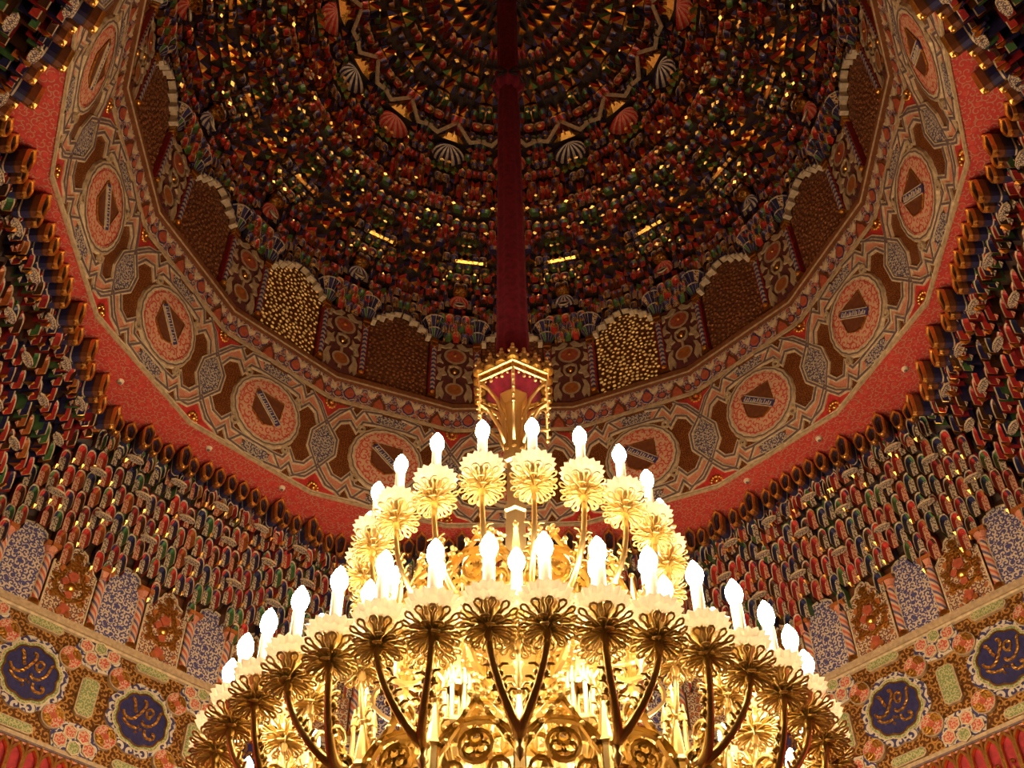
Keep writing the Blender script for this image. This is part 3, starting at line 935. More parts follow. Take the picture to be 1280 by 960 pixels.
blob([(0.056, 2.618), (0.056, 2.655), (0.048, 2.680), (0.034, 2.690), (0.040, 2.664), (0.030, 2.634), (0.036, 2.612), (0.044, 2.628), (0.050, 2.610)])
blob([(0.058, 2.77), (0.058, 2.80), (0.044, 2.812), (0.046, 2.790), (0.036, 2.772), (0.048, 2.778)])
blob([(0.056, 2.828), (0.054, 2.858), (0.036, 2.852), (0.018, 2.870), (0.004, 2.862), (0.012, 2.848), (0.030, 2.842), (0.044, 2.846), (0.046, 2.832)])
me_prelief = pr.mesh('foliate_relief')
pgm = MB().ball((0, -0.006, 2.810), 0.0065, 'gold', 7, 5, 1, 1.0).ball((0, -0.004, 2.736), 0.009, 'gold', 8, 5)
me_pgold = pgm.mesh('gilt_boss', True)

for k in range(N16):
    ph = ((k * 22.5 + 180) % 360) - 180
    a = radians(ph)
    ru = root('trim_%d' % (k + 8), 'frieze facet with a shield medallion in interlaced straps, below the drum window', 'frieze', (C16 * sin(a), C16 * cos(a), RIM), -a, TILT, 'structure', 'shield medallion frieze facets')
    inst(me_fground, 'frieze_ground', ru)
    inst(me_fborder, 'frieze_border', ru)
    m_ = inst(me_fmed, 'medallion', ru)
    inst(me_fring, 'medallion_ring', m_)
    s_ = inst(me_shield, 'shield', m_)
    inst(me_bend, 'inscribed_bend', m_, label='blue inscribed band across the shield')
    inst(me_pink, 'strap_filling', ru)
    inst(me_strap, 'strapwork', ru)
    inst(me_cart, 'scroll_cartouche', ru)
    inst(me_redm, 'red_ground', ru)
    inst(me_flower, 'gilt_flower', ru, loc=(hw(0.0) , 0, 0.004))
    inst(me_flower, 'gilt_flower', ru, loc=(hw(UB), 0, UB - 0.002), scale=(1, 1, -1))
    inst(me_ffloral, 'floral_band', ru)
    for x, mm_ in ((-0.135, me_palm), (-0.045, me_palm2), (0.045, me_palm), (0.135, me_palm2)):
        inst(mm_, 'palmette', ru, loc=(x, 0, 0.368))
    for x in (-0.090, 0.0, 0.090, -0.168, 0.168):
        inst(me_berry, 'berry', ru, loc=(x, 0, 0.357))
        inst(me_leaf, 'leaf_spray', ru, loc=(x + 0.022, 0, 0.380))
        inst(me_leaf, 'leaf_spray', ru, loc=(x - 0.022, 0, 0.380))
    inst(me_sill, 'sill', ru)
    # window
    lit = (k in (1, 14))
    rw = root('window_%d' % (k + 1), 'drum window with backlit honeycomb lattice glowing amber' if lit else 'drum window with dark brown honeycomb lattice under a stepped arch', 'window', (AP * sin(a), AP * cos(a), 0), -a, 0, 'structure', 'glowing lattice windows' if lit else 'dark lattice windows')
    inst(me_wback, 'window_frame', rw)
    inst(me_lat, 'lattice', rw)
    inst(me_peb_lit if lit else me_peb, 'glass_pane', rw)
    inst(me_fringe, 'arch_fringe', rw)
    for sg in (-1, 1):
        p = inst(me_pil, 'pilaster', rw, loc=(sg * 0.1115, 0, 0))
        inst(me_pilg, 'gilt_mount', p)
        inst(me_fan, 'fan_capital', p)
    # panel on the corner between two windows
    a2 = a + pi / 16
    APV = R2 - 0.061 * sin(pi / 16)
    rp = root('wall_drum', 'drum panel with pale leaf relief and red ovals between two lattice windows', 'wall panel', (APV * sin(a2), APV * cos(a2), 0), -a2, 0, 'structure', 'leaf relief panels of the drum')
    inst(me_pground, 'relief_panel', rp)
    inst(me_prelief, 'foliate_relief', rp)
    inst(me_pgold, 'gilt_boss', rp)

# ------------------------------------------------------------------ dome of stalactites
dome = root('ceiling_dome', 'tall dome lined with hundreds of red, blue, green and gilded stalactite niches', 'dome', (0, 0, 0), 0, 0, 'structure')
PROF = [(0.925, 2.935), (0.905, 2.985), (0.852, 3.045), (0.776, 3.10), (0.69, 3.145), (0.605, 3.19), (0.545, 3.26), (0.478, 3.325), (0.39, 3.375), (0.25, 3.44), (0.11, 3.49), (0.0, 3.515)]
sh_ = MB().lathe([(0.99, 2.58), (0.99, 2.95)] + [(r + 0.03, z_ + 0.05) for r, z_ in PROF[1:-1]] + [(0.0001, 3.57)], 48, 'dome_ground')
sh_.build('dome_shell', dome)
dist = [0]
for p, q in zip(PROF, PROF[1:]):
    dist.append(dist[-1] + hypot(q[0] - p[0], q[1] - p[1]))
def prof(s):
    for i in range(len(PROF) - 1):
        if s <= dist[i + 1]:
            t = (s - dist[i]) / (dist[i + 1] - dist[i])
            return tuple(PROF[i][k] + (PROF[i + 1][k] - PROF[i][k]) * t for k in (0, 1))
    return PROF[-1]
DS = [('dome_ivory', 'dome_blue', 'dome_red', 'scroll_dome', 'dome_gold', 'dome_gold'), ('dome_gold', 'dome_blue', 'dome_blue', 'scroll_dome', 'dome_blue', 'dome_gold'), ('dome_ivory', 'dome_red', 'dome_umber', 'dome_red', 'dome_gold', 'dome_gold'), ('dome_gold', 'dome_blue', 'dome_green', 'dome_green', 'dome_umber', 'dome_gold'),
      ('dome_gold', 'dome_umber', 'dome_blue', 'dome_gold', 'dome_red', 'dome_gold'), ('dome_gold', 'dome_red', 'dome_blue', 'dome_gold', 'dome_red', 'dome_gold'), ('dome_ivory', 'dome_umber', 'dome_blue', 'scroll_dome', 'dome_gold', 'dome_gold'), ('dome_umber', 'dome_blue', 'dome_umber', 'dome_blue', 'dome_gold', 'dome_gold'),
      ('dome_gold', 'dome_green', 'dome_blue', 'dome_red', 'dome_blue', 'dome_gold')]
unit = [cell(1, 1, 1, c, pend=(i % 3 == 0)) for i, c in enumerate(DS)]
def drop(c):
    """faceted pendant prism"""
    v = [(-0.5, -0.15, 1), (0.5, -0.15, 1), (0.5, -0.15, 0.45), (0, -0.9, 0.15), (-0.5, -0.15, 0.45), (0, -1.1, 0.75), (0, -0.2, 0.0)]
    return MB().add(v, [(0, 5, 1), (0, 4, 3, 5), (1, 5, 3, 2), (4, 6, 3), (2, 3, 6), (0, 1, 2, 6, 4)], c)
unit += [drop(['dome_gold', 'dome_red', 'dome_blue', 'dome_gold', 'dome_gold', 'dome_umber']), drop(['dome_gold', 'dome_gold', 'dome_red', 'dome_blue', 'dome_gold', 'dome_umber']), drop(['scroll_dome', 'dome_blue', 'dome_gold', 'dome_gold', 'dome_red', 'dome_umber']), drop(['dome_gold', 'dome_green', 'dome_gold', 'dome_gold', 'dome_green', 'dome_umber'])]
NU = len(unit)
stuff = MB()
part_cells = [u.mesh('dome_niche') for u in unit]
rnd = random.Random(11)
def in_gap(r, z_, phd):
    """places taken by shells"""
    q = (phd + 11.25) % 22.5 - 11.25
    if 3.262 < z_ < 3.325 and abs(radians(q)) * r < 0.046:
        return True
    q2 = phd % 22.5 - 11.25
    if 2.985 < z_ < 3.03 and abs(radians(q2)) * r < 0.030:
        return True
    return False
placed = 0
s_pos = 0.0
t = 0
while s_pos < dist[-1] - 0.03:
    STEP = 0.034 if t < 2 else rnd.choice((0.040, 0.048)) if prof(s_pos)[0] < 0.46 else rnd.choice((0.024, 0.030, 0.034, 0.042))
    r0, z0 = prof(s_pos)
    r1, z1 = prof(s_pos + STEP)
    s_pos += STEP
    d = max(0.012, r0 - r1)
    h = max(0.020, (z1 - z0)) * 1.4
    half = []
    tot = 0.0
    crown = r0 < 0.46
    base = (rnd.choice((0.034, 0.042)) if crown else rnd.choice((0.021, 0.026, 0.030))) / max(r1, 0.05)
    while tot < pi / 16:
        k_ = rnd.choice((0.75, 1.0, 1.0, 1.35)) * base
        half.append([k_, rnd.randrange(NU - 4, NU) if crown and rnd.random() < 0.4 else rnd.randrange(NU), rnd.uniform(0.7, 1.15), rnd.uniform(0.85, 1.4), rnd.uniform(-0.014, 0.014), rnd.random(), rnd.uniform(-0.35, 0.35), rnd.uniform(-0.25, 0.3), rnd.uniform(0.004, 0.0095)])
        tot += k_
    for c_ in half:
        c_[0] *= pi / 16 / tot
    for k in range(N16):
        for sg in (1, -1):
            acc = 0.0
            for wd, ci, ds, hs_, dz, chip, tx, ty, csz in half:
                an = radians(22.5 * k + (0 if t % 2 else 11.25)) + sg * (acc + wd / 2)
                acc += wd
                phd = (math.degrees(an) + 180) % 360 - 180
                if in_gap(r1, z0, phd):
                    continue
                dd, ww, hh, zq = d * ds, wd * r1 * 0.98 * sg, h * hs_, z0 + dz
                if chip < 0.30:           # gilt chip added on the niche, tilted down and inward to glint
                    er, et = Vector((sin(an), cos(an), 0)), Vector((cos(an), -sin(an), 0))
                    nn = (er * (-0.48 + ty) + Vector((0, 0, -0.87)) + et * (tx * sg)).normalized()
                    u1 = (et - nn * et.dot(nn)).normalized()
                    u2 = nn.cross(u1)
                    c0_ = er * (r0 - dd * 1.02) + Vector((0, 0, zq + hh * (0.95 if chip < 0.15 else 0.1)))
                    q4 = [c0_ + u1 * csz, c0_ + u2 * csz * 0.7, c0_ - u1 * csz, c0_ - u2 * csz * 0.7, c0_ - nn * csz]
                    stuff.add([tuple(p_) for p_ in q4], [(0, 1, 2, 3), (0, 4, 1), (1, 4, 2), (2, 4, 3), (3, 4, 0)], ['dome_gold', 'dome_umber', 'dome_umber', 'dome_umber', 'dome_umber'])
                if placed < 300 and abs(phd) < 75 and t < 8:
                    inst(part_cells[ci], 'dome_niche', dome, loc=(r0 * sin(an), r0 * cos(an), zq), rot=(0, 0, -an), scale=(ww, dd, hh))
                    placed += 1
                    continue
                ca, sa = cos(an), sin(an)
                stuff.merge(unit[ci], lambda p: (sa * (r0 + p[1] * dd) + ca * p[0] * ww, ca * (r0 + p[1] * dd) - sa * p[0] * ww, zq + p[2] * hh))
    t += 1
# niches hanging between the fan capitals
for k in range(N16):
    av = radians(22.5 * k + 11.25)
    for tt, (zz, cnt) in enumerate(((2.866, 3), (2.898, 4), (2.926, 5))):
        for j in range(cnt):
            an = av + (j - (cnt - 1) / 2) * 0.029
            ca, sa = cos(an), sin(an)
            ci = (j * 3 + tt * 2 + k) % 4
            rr0 = 0.925 - 0.010 * tt
            stuff.merge(unit[ci], lambda p: (sa * (rr0 + p[1] * 0.022) + ca * p[0] * 0.026, ca * (rr0 + p[1] * 0.022) - sa * p[0] * 0.026, zz + p[2] * 0.042))
stuff.build('dome_niches', dome, kind='stuff')

def shell(cols, r, nfl=9, sq=0.85):
    """fluted half dome opening towards -y and down"""
    mb = MB()
    M = 5
    for k in range(nfl * 2):
        a0, a1 = pi * k / (nfl * 2), pi * (k + 1) / (nfl * 2)
        prev = None
        for j in range(M + 1):
            e = (pi / 2) * j / M
            rr = r * cos(e) * (1.0)
            am = (a0 + a1) / 2
            cur = []
            for an, bump in ((a0, 0.0), (am, 0.06), (a1, 0.0)):
                q = rr * (1 + bump)
                cur.append((-q * cos(an), q * sin(an) * sq - 0.1 * r, r * 1.05 * sin(e)))
            if prev:
                mb.add(prev + cur, [(0, 1, 4, 3), (1, 2, 5, 4)], cols[k % 2])
            prev = cur
    return mb
me_sh_blue = shell(['navy', 'white_plaster'], 0.052, 7).mesh('scallop_shell')
me_sh_red = shell(['red', 'salmon'], 0.052, 7).mesh('scallop_shell')
me_dl_blue = shell(['indigo', 'white_plaster'], 0.031, 5).mesh('scallop_domelet')
me_dl_red = shell(['red', 'salmon'], 0.031, 5).mesh('scallop_domelet')
hd = MB()
hd.add([(-0.056, -0.016, -0.002), (0, -0.050, 0.026), (0.056, -0.016, -0.002), (-0.060, -0.014, 0.010), (0, -0.060, 0.044), (0.060, -0.014, 0.010), (-0.030, 0.0, 0.030), (0.030, 0.0, 0.030)],
       [(0, 1, 4, 3), (1, 2, 5, 4), (3, 4, 6), (4, 5, 7), (4, 7, 6)], ['gold', 'gold', 'gold_relief', 'gold_relief', 'gold'])
me_hood = hd.mesh('gilt_hood')
oh = MB().lathe([(0.020, 0.0), (0.026, 0.008), (0.022, 0.020), (0.008, 0.030), (0.001, 0.040)], 10, 'gold_relief')
me_onion = oh.mesh('gilt_onion', True)
ring_ = MB().tube([(0.016 * cos(2 * pi * k / 12), 0, 0.016 * sin(2 * pi * k / 12)) for k in range(12)], 0.003, 5, 'white_plaster', True).prism(circle(0, 0, 0.015, 10), 0.002, 0.006, 'dark_brown')
me_oculus = ring_.mesh('oculus')
ro = MB()
for k in range(8):
    an = 2 * pi * k / 8
    ro.ball((0.015 * cos(an), 0.015 * sin(an), 0.002), 0.0065, 'gold' if k % 2 else 'white_plaster', 6, 4, 1, 0.6)
ro.ball((0, 0, 0), 0.009, 'coral', 8, 4, 1, 0.6)
me_ros = ro.mesh('star_rosette')
bar = MB().box(-0.045, 0.045, -0.004, 0.006, -0.003, 0.004, 'gold').mesh('gilt_ledge')
zz_ = MB()
zz_.ribbon([(-0.105, 0.0), (-0.055, -0.022), (0, 0.03), (0.055, -0.022), (0.105, 0.0)], 0.011, 0.0, 0.006, 'tan')
me_zig = zz_.mesh('star_border')
for k in range(N16):
    a = radians(22.5 * k)
    loc = (0.505 * sin(a), 0.505 * cos(a), 3.285)
    s_ = inst(me_sh_red if k % 2 == 0 else me_sh_blue, 'scallop_shell', dome, loc=loc, rot=(0, 0, -a))
    inst(me_hood, 'gilt_hood', s_, loc=(0, -0.010, 0.049), scale=(0.85, 0.8, 0.7))
    inst(me_zig, 'star_border', dome, loc=(0.442 * sin(a), 0.442 * cos(a), 3.332), rot=(radians(35), 0, -a))
    a2 = a + pi / 16
    dl = inst(me_dl_red if k % 2 else me_dl_blue, 'scallop_domelet', dome, loc=(0.868 * sin(a2), 0.868 * cos(a2), 3.008), rot=(0, 0, -a2))
    inst(me_onion, 'gilt_onion', dl, loc=(0, -0.012, 0.030))
    inst(me_oculus, 'oculus', dl, loc=(0, -0.014, -0.022), rot=(radians(-20), 0, 0))
    inst(me_ros, 'star_rosette', dome, loc=(0.592 * sin(a2), 0.592 * cos(a2), 3.175), rot=(radians(35), 0, -a2))
    inst(bar, 'gilt_ledge', dome, loc=(0.764 * sin(a2 + 0.02), 0.764 * cos(a2 + 0.02), 3.097), rot=(radians(-29), 0, -a2 - 0.02))

# ------------------------------------------------------------------ velvet sleeve
sv = root('velvet_sleeve', 'dark red velvet sleeve gathered round the chandelier chain with a black tie', 'sleeve', (0, 0, 1.70))
pf = []
zs = [1.752, 1.78, 1.95, 2.2, 2.5, 2.78, 2.85]
rs_ = [0.034, 0.032, 0.031, 0.0295, 0.028, 0.027, 0.024]
MB().lathe([(r_, z_ - 1.70) for r_, z_ in zip(rs_, zs)], 48, 'velvet', flute=0.07, nf=9).build('lower_sleeve', sv, True)
MB().lathe([(0.022, 2.84 - 1.7), (0.034, 2.86 - 1.7), (0.043, 2.89 - 1.7), (0.036, 2.915 - 1.7), (0.024, 2.925 - 1.7)], 40, 'velvet', flute=0.14, nf=8).build('gathered_knot', sv, True)
MB().lathe([(0.024, 2.92 - 1.7), (0.0265, 2.96 - 1.7), (0.027, 3.2 - 1.7), (0.0275, 3.53 - 1.7)], 40, 'velvet', flute=0.07, nf=8).build('upper_sleeve', sv, True)
tb = MB()
tb.tube([(0.041 * cos(2 * pi * k / 20), 0.041 * sin(2 * pi * k / 20), 1.182) for k in range(20)], 0.0035, 6, 'black_cord', True)
for sg in (-1, 1):
    tb.tube([(0, -0.042, 1.182), (sg * 0.022, -0.048, 1.198), (sg * 0.036, -0.046, 1.188), (sg * 0.018, -0.047, 1.176), (0, -0.042, 1.182)], 0.0028, 5, 'black_cord')
    tb.tube([(0, -0.042, 1.182), (sg * 0.014, -0.045, 1.165), (sg * 0.026, -0.044, 1.156)], 0.0025, 5, 'black_cord')
tb.build('tie', sv, label='thin black cord tied in a bow')
# ------------------------------------------------------------------ chandelier
GOLD = 'gold_polished'
CZ = 0.45
ch = root('chandelier', 'huge tiered gilt chandelier with gothic tracery and rings of lit electric candles', 'chandelier', (0, 0, CZ))
def zc(z_):
    return z_ - CZ
def pol(r, ph, z_):
    return (r * sin(ph), r * cos(ph), zc(z_))

# central shaft
MB().lathe([(0.012, zc(1.655)), (0.040, zc(1.700)), (0.056, zc(1.704)), (0.034, zc(1.715)), (0.033, zc(1.748))], 30, 'velvet', flute=0.10, nf=6).build('velvet_lining', ch, True, label='red velvet gathered inside the coronet')
MB().lathe([(0.030, zc(1.18)), (0.027, zc(1.25)), (0.029, zc(1.255)), (0.029, zc(1.265)), (0.022, zc(1.275)), (0.019, zc(1.38)), (0.022, zc(1.385)), (0.022, zc(1.395)), (0.017, zc(1.40)), (0.016, zc(1.50)), (0.021, zc(1.505)), (0.023, zc(1.515)), (0.021, zc(1.528)), (0.014, zc(1.532)), (0.013, zc(1.58)), (0.020, zc(1.655)), (0.030, zc(1.675)), (0.024, zc(1.69)), (0.004, zc(1.70))], 6, GOLD, start=pi).build('shaft', ch)
bd_ = MB()
bd_.lathe([(0.004, zc(0.46)), (0.018, zc(0.50)), (0.010, zc(0.53)), (0.030, zc(0.56)), (0.055, zc(0.62)), (0.060, zc(0.66)), (0.045, zc(0.70)), (0.040, zc(0.85)), (0.048, zc(0.87)), (0.048, zc(0.89)), (0.036, zc(0.91)), (0.034, zc(1.02)), (0.052, zc(1.04)), (0.054, zc(1.065)), (0.040, zc(1.075)), (0.030, zc(1.12)), (0.022, zc(1.20))], 10, GOLD, start=pi)
bd_.build('central_body', ch)
for lv, (z_, r_, n_, wd, hh) in enumerate(((1.03, 0.055, 10, 0.030, 0.075), (0.86, 0.050, 10, 0.030, 0.085))):
    gb = MB()
    gb.ribbon(arch(wd / 2, hh * .5, hh, 4), 0.005, -0.003, 0.006, GOLD)
    gb.ribbon([(-wd * .6, hh * .62), (0, hh * 1.25), (wd * .6, hh * .62)], 0.005, -0.004, 0.007, GOLD)
    gb.ball((0, 0, hh * 1.3), 0.006, GOLD, 6, 4)
    gb.ribbon(circle(0, hh * .7, wd * .22, 8), 0.004, -0.003, 0.006, GOLD, True)
    me_gb = gb.mesh('gablet')
    for k in range(n_):
        ph = 2 * pi * (k + .5) / n_
        inst(me_gb, 'gablet', ch, loc=(r_ * sin(ph), r_ * cos(ph), zc(z_)), rot=(0, 0, pi - ph))

# coronet
CRR = 0.0745
hexp = [pi + k * pi / 3 for k in range(6)]
co = MB()
for zz2, r_, th in ((1.688, CRR, 0.0032), (1.706, CRR * 1.02, 0.0036)):
    co.tube([pol(r_, p, zz2) for p in hexp], th, 6, GOLD, True)
for k in range(6):
    p, q = pol(CRR * 0.985, hexp[k], 1.688), pol(CRR * 0.985, hexp[(k + 1) % 6], 1.688)
    co.add([p, q, (q[0], q[1], zc(1.706)), (p[0], p[1], zc(1.706))], [(0, 1, 2, 3)], 'gold_relief')
    for t in (0, 0.333, 0.667):
        x, y = p[0] + (q[0] - p[0]) * t, p[1] + (q[1] - p[1]) * t
        co.tube([(x, y, zc(1.686)), (x, y, zc(1.708))], 0.0032, 5, GOLD)
        co.ball((x, y, zc(1.676)), 0.0038, GOLD, 6, 4)
    for t in (0.167, 0.5, 0.833):
        x, y = p[0] + (q[0] - p[0]) * t, p[1] + (q[1] - p[1]) * t
        co.ball((x, y, zc(1.680)), 0.0028, GOLD, 6, 4)
corona = co.build('coronet', ch)
fin = MB().lathe([(0.009, 0), (0.010, 0.004), (0.006, 0.010), (0.003, 0.018), (0.0025, 0.022)], 6, GOLD)
fin.ball((0, 0, 0.024), 0.0042, GOLD, 7, 5).ball((0.005, 0, 0.019), 0.003, GOLD, 6, 4).ball((-0.005, 0, 0.019), 0.003, GOLD, 6, 4).ball((0, 0, 0.031), 0.003, GOLD, 6, 4)
me_fin = fin.mesh('finial', True)
for k in range(6):
    p, q = pol(CRR * 1.02, hexp[k], 1.708), pol(CRR * 1.02, hexp[(k + 1) % 6], 1.708)
    for t in (0, 0.333, 0.667):
        inst(me_fin, 'finial', corona, loc=(p[0] + (q[0] - p[0]) * t, p[1] + (q[1] - p[1]) * t, p[2]), scale=(1.35, 1.35, 1.35))
rb = MB()
pth = [(0.017, 1.535), (0.019, 1.58), (0.024, 1.62), (0.036, 1.655), (0.055, 1.675), (CRR, 1.682)]
rb.tube([(0, r_, zc(z_)) for r_, z_ in pth], [0.005, 0.0045, 0.004, 0.004, 0.004, 0.004], 6, GOLD)
rb.tube([(0, CRR, zc(1.686)), (0, CRR, zc(1.60))], 0.0028, 5, GOLD)
rb.tube([(0, CRR, zc(1.625)), (0, 0.055, zc(1.618)), (0, 0.032, zc(1.585)), (0, 0.018, zc(1.545))], 0.0038, 6, GOLD)
for z_ in (1.61, 1.63, 1.65, 1.665):
    rb.ball((0, CRR + 0.004, zc(z_)), 0.0034, GOLD, 6, 4)
rb.ball((0, CRR, zc(1.596)), 0.005, GOLD, 6, 4)
me_rib = rb.mesh('coronet_rib', True)
for p in hexp:
    inst(me_rib, 'coronet_rib', ch, rot=(0, 0, -p))

# candle fittings
pet = MB()
for lay, (n_, r_, z_, up, off) in enumerate(((12, 0.036, 0.006, 0.010, 0), (12, 0.034, 0.0, -0.006, 0.5), (10, 0.027, -0.004, -0.010, 0.2))):
    for k in range(n_):
        ph = 2 * pi * (k + off) / n_
        loop = []
        for (rr, tt) in ((0.004, 0), (0.50 * r_, 0.0018), (0.74 * r_, 0.0020), (0.84 * r_, 0.0042), (0.94 * r_, 0.0045), (1.01 * r_, 0.0018), (1.01 * r_, -0.0018), (0.94 * r_, -0.0045), (0.84 * r_, -0.0042), (0.74 * r_, -0.0020), (0.50 * r_, -0.0018)):
            zz3 = z_ + up * (rr / r_) ** 2
            loop.append((rr * sin(ph) + tt * cos(ph), rr * cos(ph) - tt * sin(ph), zz3))
        pet.tube(loop, 0.0019, 4, GOLD, True)
pet.lathe([(0.003, -0.02), (0.006, -0.012), (0.005, 0.0), (0.008, 0.01)], 8, GOLD)
me_petal = pet.mesh('petal_cluster', True)
cy = MB()
cy.lathe([(0.005, 0.006), (0.009, 0.014), (0.010, 0.022), (0.015, 0.030)], 12, GOLD)
for k in range(12):
    ph, p2, pm = 2 * pi * k / 12, 2 * pi * (k + 1) / 12, 2 * pi * (k + .5) / 12
    cy.add([(0.015 * sin(ph), 0.015 * cos(ph), 0.030), (0.015 * sin(p2), 0.015 * cos(p2), 0.030), (0.020 * sin(pm), 0.020 * cos(pm), 0.036)], [(0, 1, 2)], GOLD)
me_calyx = cy.mesh('calyx')
bo_ = MB()
nb = 18
profb = [(0.010, 0.031), (0.020, 0.030), (0.029, 0.034), (0.034, 0.043), (0.031, 0.045), (0.020, 0.038), (0.008, 0.036)]
vv, ff = [], []
for j, (r_, z_) in enumerate(profb):
    for k in range(nb * 2):
        ph = pi * k / nb
        rr = r_ * (1 + (0.09 if k % 2 else -0.07) * (r_ / 0.037))
        vv.append((rr * sin(ph), rr * cos(ph), z_ + (0.0015 if k % 2 else 0)))
for j in range(len(profb) - 1):
    for k in range(nb * 2):
        k2 = (k + 1) % (nb * 2)
        ff.append((j * nb * 2 + k, j * nb * 2 + k2, (j + 1) * nb * 2 + k2, (j + 1) * nb * 2 + k))
bo_.add(vv, ff, 'crystal')
me_bobeche = bo_.mesh('drip_dish')
CH_ = 0.066
me_candle = MB().lathe([(0.0078, 0.036), (0.0078, 0.036 + CH_), (0.005, 0.036 + CH_ + 0.001)], 10, 'candle_white').mesh('candle', True)
bz = 0.036 + CH_
me_bulb = MB().lathe([(0.005, bz), (0.0092, bz + 0.007), (0.0118, bz + 0.016), (0.0110, bz + 0.025), (0.0068, bz + 0.034), (0.0024, bz + 0.041), (0.0003, bz + 0.043)], 8, 'bulb_glow').mesh('bulb', True)

def bez3(P, n=10):
    out = []
    for i in range(n + 1):
        t = i / n
        out.append(tuple((1 - t) ** 3 * P[0][k] + 3 * (1 - t) ** 2 * t * P[1][k] + 3 * (1 - t) * t * t * P[2][k] + t ** 3 * P[3][k] for k in range(3)))
    return out

def arm_mesh(r0, z0, r1, z1, dphi, thick, curl=True, spread=0.5):
    """from the frame (azimuth -dphi) up to the cup at azimuth 0, outward is +y"""
    p0 = pol(r0, -dphi, z0)
    p3 = (0, r1, zc(z1) - 0.012)
    p1 = pol(r0 + (r1 - r0) * spread, -dphi, z0 - 0.01)
    p2 = (0, r1 - 0.004, zc(z1) - (z1 - z0) * 0.55)
    pts = bez3((p0, p1, p2, p3))
    mb = MB().tube(pts, [thick * (1.25 - 0.5 * i / 10) for i in range(11)], 6, GOLD)
    if curl:
        q = Vector(pts[4])
        d_ = Vector((0, -1, 0))
        lp = []
        for i in range(9):
            an = -0.5 + i * 0.62
            rr = 0.020 * (1 - i / 12)
            lp.append((q.x, q.y - 0.016 + rr * cos(an), q.z + 0.012 + rr * sin(an)))
        mb.tube([tuple(q)] + lp, [thick * 0.7] * 6 + [thick * 0.5] * 4, 5, GOLD)
        for i in (5, 6, 7):
            c_ = pts[i]
            for sg in (-1, 1):
                mb.ball((c_[0] + sg * 0.006, c_[1] - 0.004, c_[2]), 0.0042, GOLD, 5, 4)
                mb.tube([c_, (c_[0] + sg * 0.008, c_[1], c_[2] + 0.010), (c_[0] + sg * 0.015, c_[1] + 0.002, c_[2] + 0.008)], [0.003, 0.0025, 0.0015], 4, GOLD)
    return mb

def candle_tier(n, off, r0, z0, r1, z1, pair, thick, spread=0.5, knob=False, curl=True):
    mbs = []
    for sg in ((1, -1) if pair else (0,)):
        m_ = arm_mesh(r0, z0, r1, z1, sg * pair, thick, curl, spread)
        if knob:
            x, y, zz4 = pol(r0, -sg * pair, z0)
            m_.ball((x, y, zz4), 0.009, GOLD, 8, 5, 1, 0.7)
            m_.lathe([(0.006, zz4 - 0.006), (0.004, zz4 - 0.014), (0.0075, zz4 - 0.020), (0.001, zz4 - 0.032)], 8, GOLD, x, y)
        mbs.append(m_.mesh('candle_arm', True))
    for k in range(n):
        ph = 2 * pi * (k + off) / n
        me = mbs[k % 2] if pair else mbs[0]
        arm = inst(me, 'candle_arm', ch, rot=(0, 0, -ph))
        at = (0, r1, zc(z1))
        sp = random.uniform(0, 6.28)
        inst(me_petal, 'petal_cluster', arm, loc=at, rot=(0, 0, sp))
        inst(me_calyx, 'calyx', arm, loc=at, rot=(0, 0, sp))
        inst(me_bobeche, 'drip_dish', arm, loc=at, rot=(0, 0, sp))
        inst(me_candle, 'candle', arm, loc=at)
        inst(me_bulb, 'bulb', arm, loc=at)

candle_tier(20, 0.64, 0.062, 1.075, 0.253, 1.226, 0, 0.0052, 0.9)
candle_tier(40, 0.5, 0.365, 0.735, 0.438, 0.835, pi / 40, 0.0056, 0.35, knob=True)
candle_tier(20, 0.0, 0.270, 0.745, 0.345, 0.885, 0, 0.0046, 0.6, knob=True)

# hoops
for nm, r_, z_, th in (('hoop', 0.350, 0.700, 0.0035), ('hoop', 0.350, 0.675, 0.0035), ('hoop', 0.270, 0.742, 0.005), ('hoop', 0.135, 1.075, 0.0045), ('hoop', 0.135, 1.055, 0.004), ('hoop', 0.195, 1.072, 0.0035)):
    MB().tube([pol(r_, 2 * pi * k / 60, z_) for k in range(60)], th, 6, GOLD, True).build(nm, ch, True)

# radial gothic tracery (in the plane x = 0: outline coordinates are radius, height)
def radial(mb, pts, w, th, closed=False):
    o = MB().ribbon(pts, w, -th / 2, th, GOLD, closed)
    o.ribbon([(x, z) for x, z in pts], w, th / 2, 0.0001, GOLD, closed)
    mb.merge(o, lambda p: (p[1], p[0], zc(p[2])))
tr = MB()
radial(tr, bez((0.048, 0.70), (0.06, 0.86), (0.16, 0.90), (0.175, 0.80), 8) + bez((0.18, 0.80), (0.20, 0.72), (0.25, 0.70), (0.362, 0.69), 8), 0.010, 0.010)
radial(tr, bez((0.048, 0.66), (0.12, 0.60), (0.25, 0.60), (0.362, 0.685), 8), 0.010, 0.010)
radial(tr, bez((0.090, 0.665), (0.095, 0.74), (0.115, 0.78), (0.135, 0.79), 6) + bez((0.135, 0.79), (0.155, 0.78), (0.175, 0.74), (0.180, 0.655), 6), 0.007, 0.008)
radial(tr, circle(0.135, 0.715, 0.030, 20), 0.006, 0.009, True)
for k in range(3):
    an = pi / 2 + k * 2 * pi / 3
    radial(tr, circle(0.135 + 0.013 * cos(an), 0.715 + 0.013 * sin(an), 0.0125, 10), 0.004, 0.007, True)
radial(tr, circle(0.235, 0.672, 0.026, 18), 0.006, 0.009, True)
for k in range(4):
    an = pi / 4 + k * pi / 2
    radial(tr, circle(0.235 + 0.012 * cos(an), 0.672 + 0.012 * sin(an), 0.010, 9), 0.004, 0.007, True)
radial(tr, circle(0.300, 0.668, 0.017, 14), 0.005, 0.009, True)
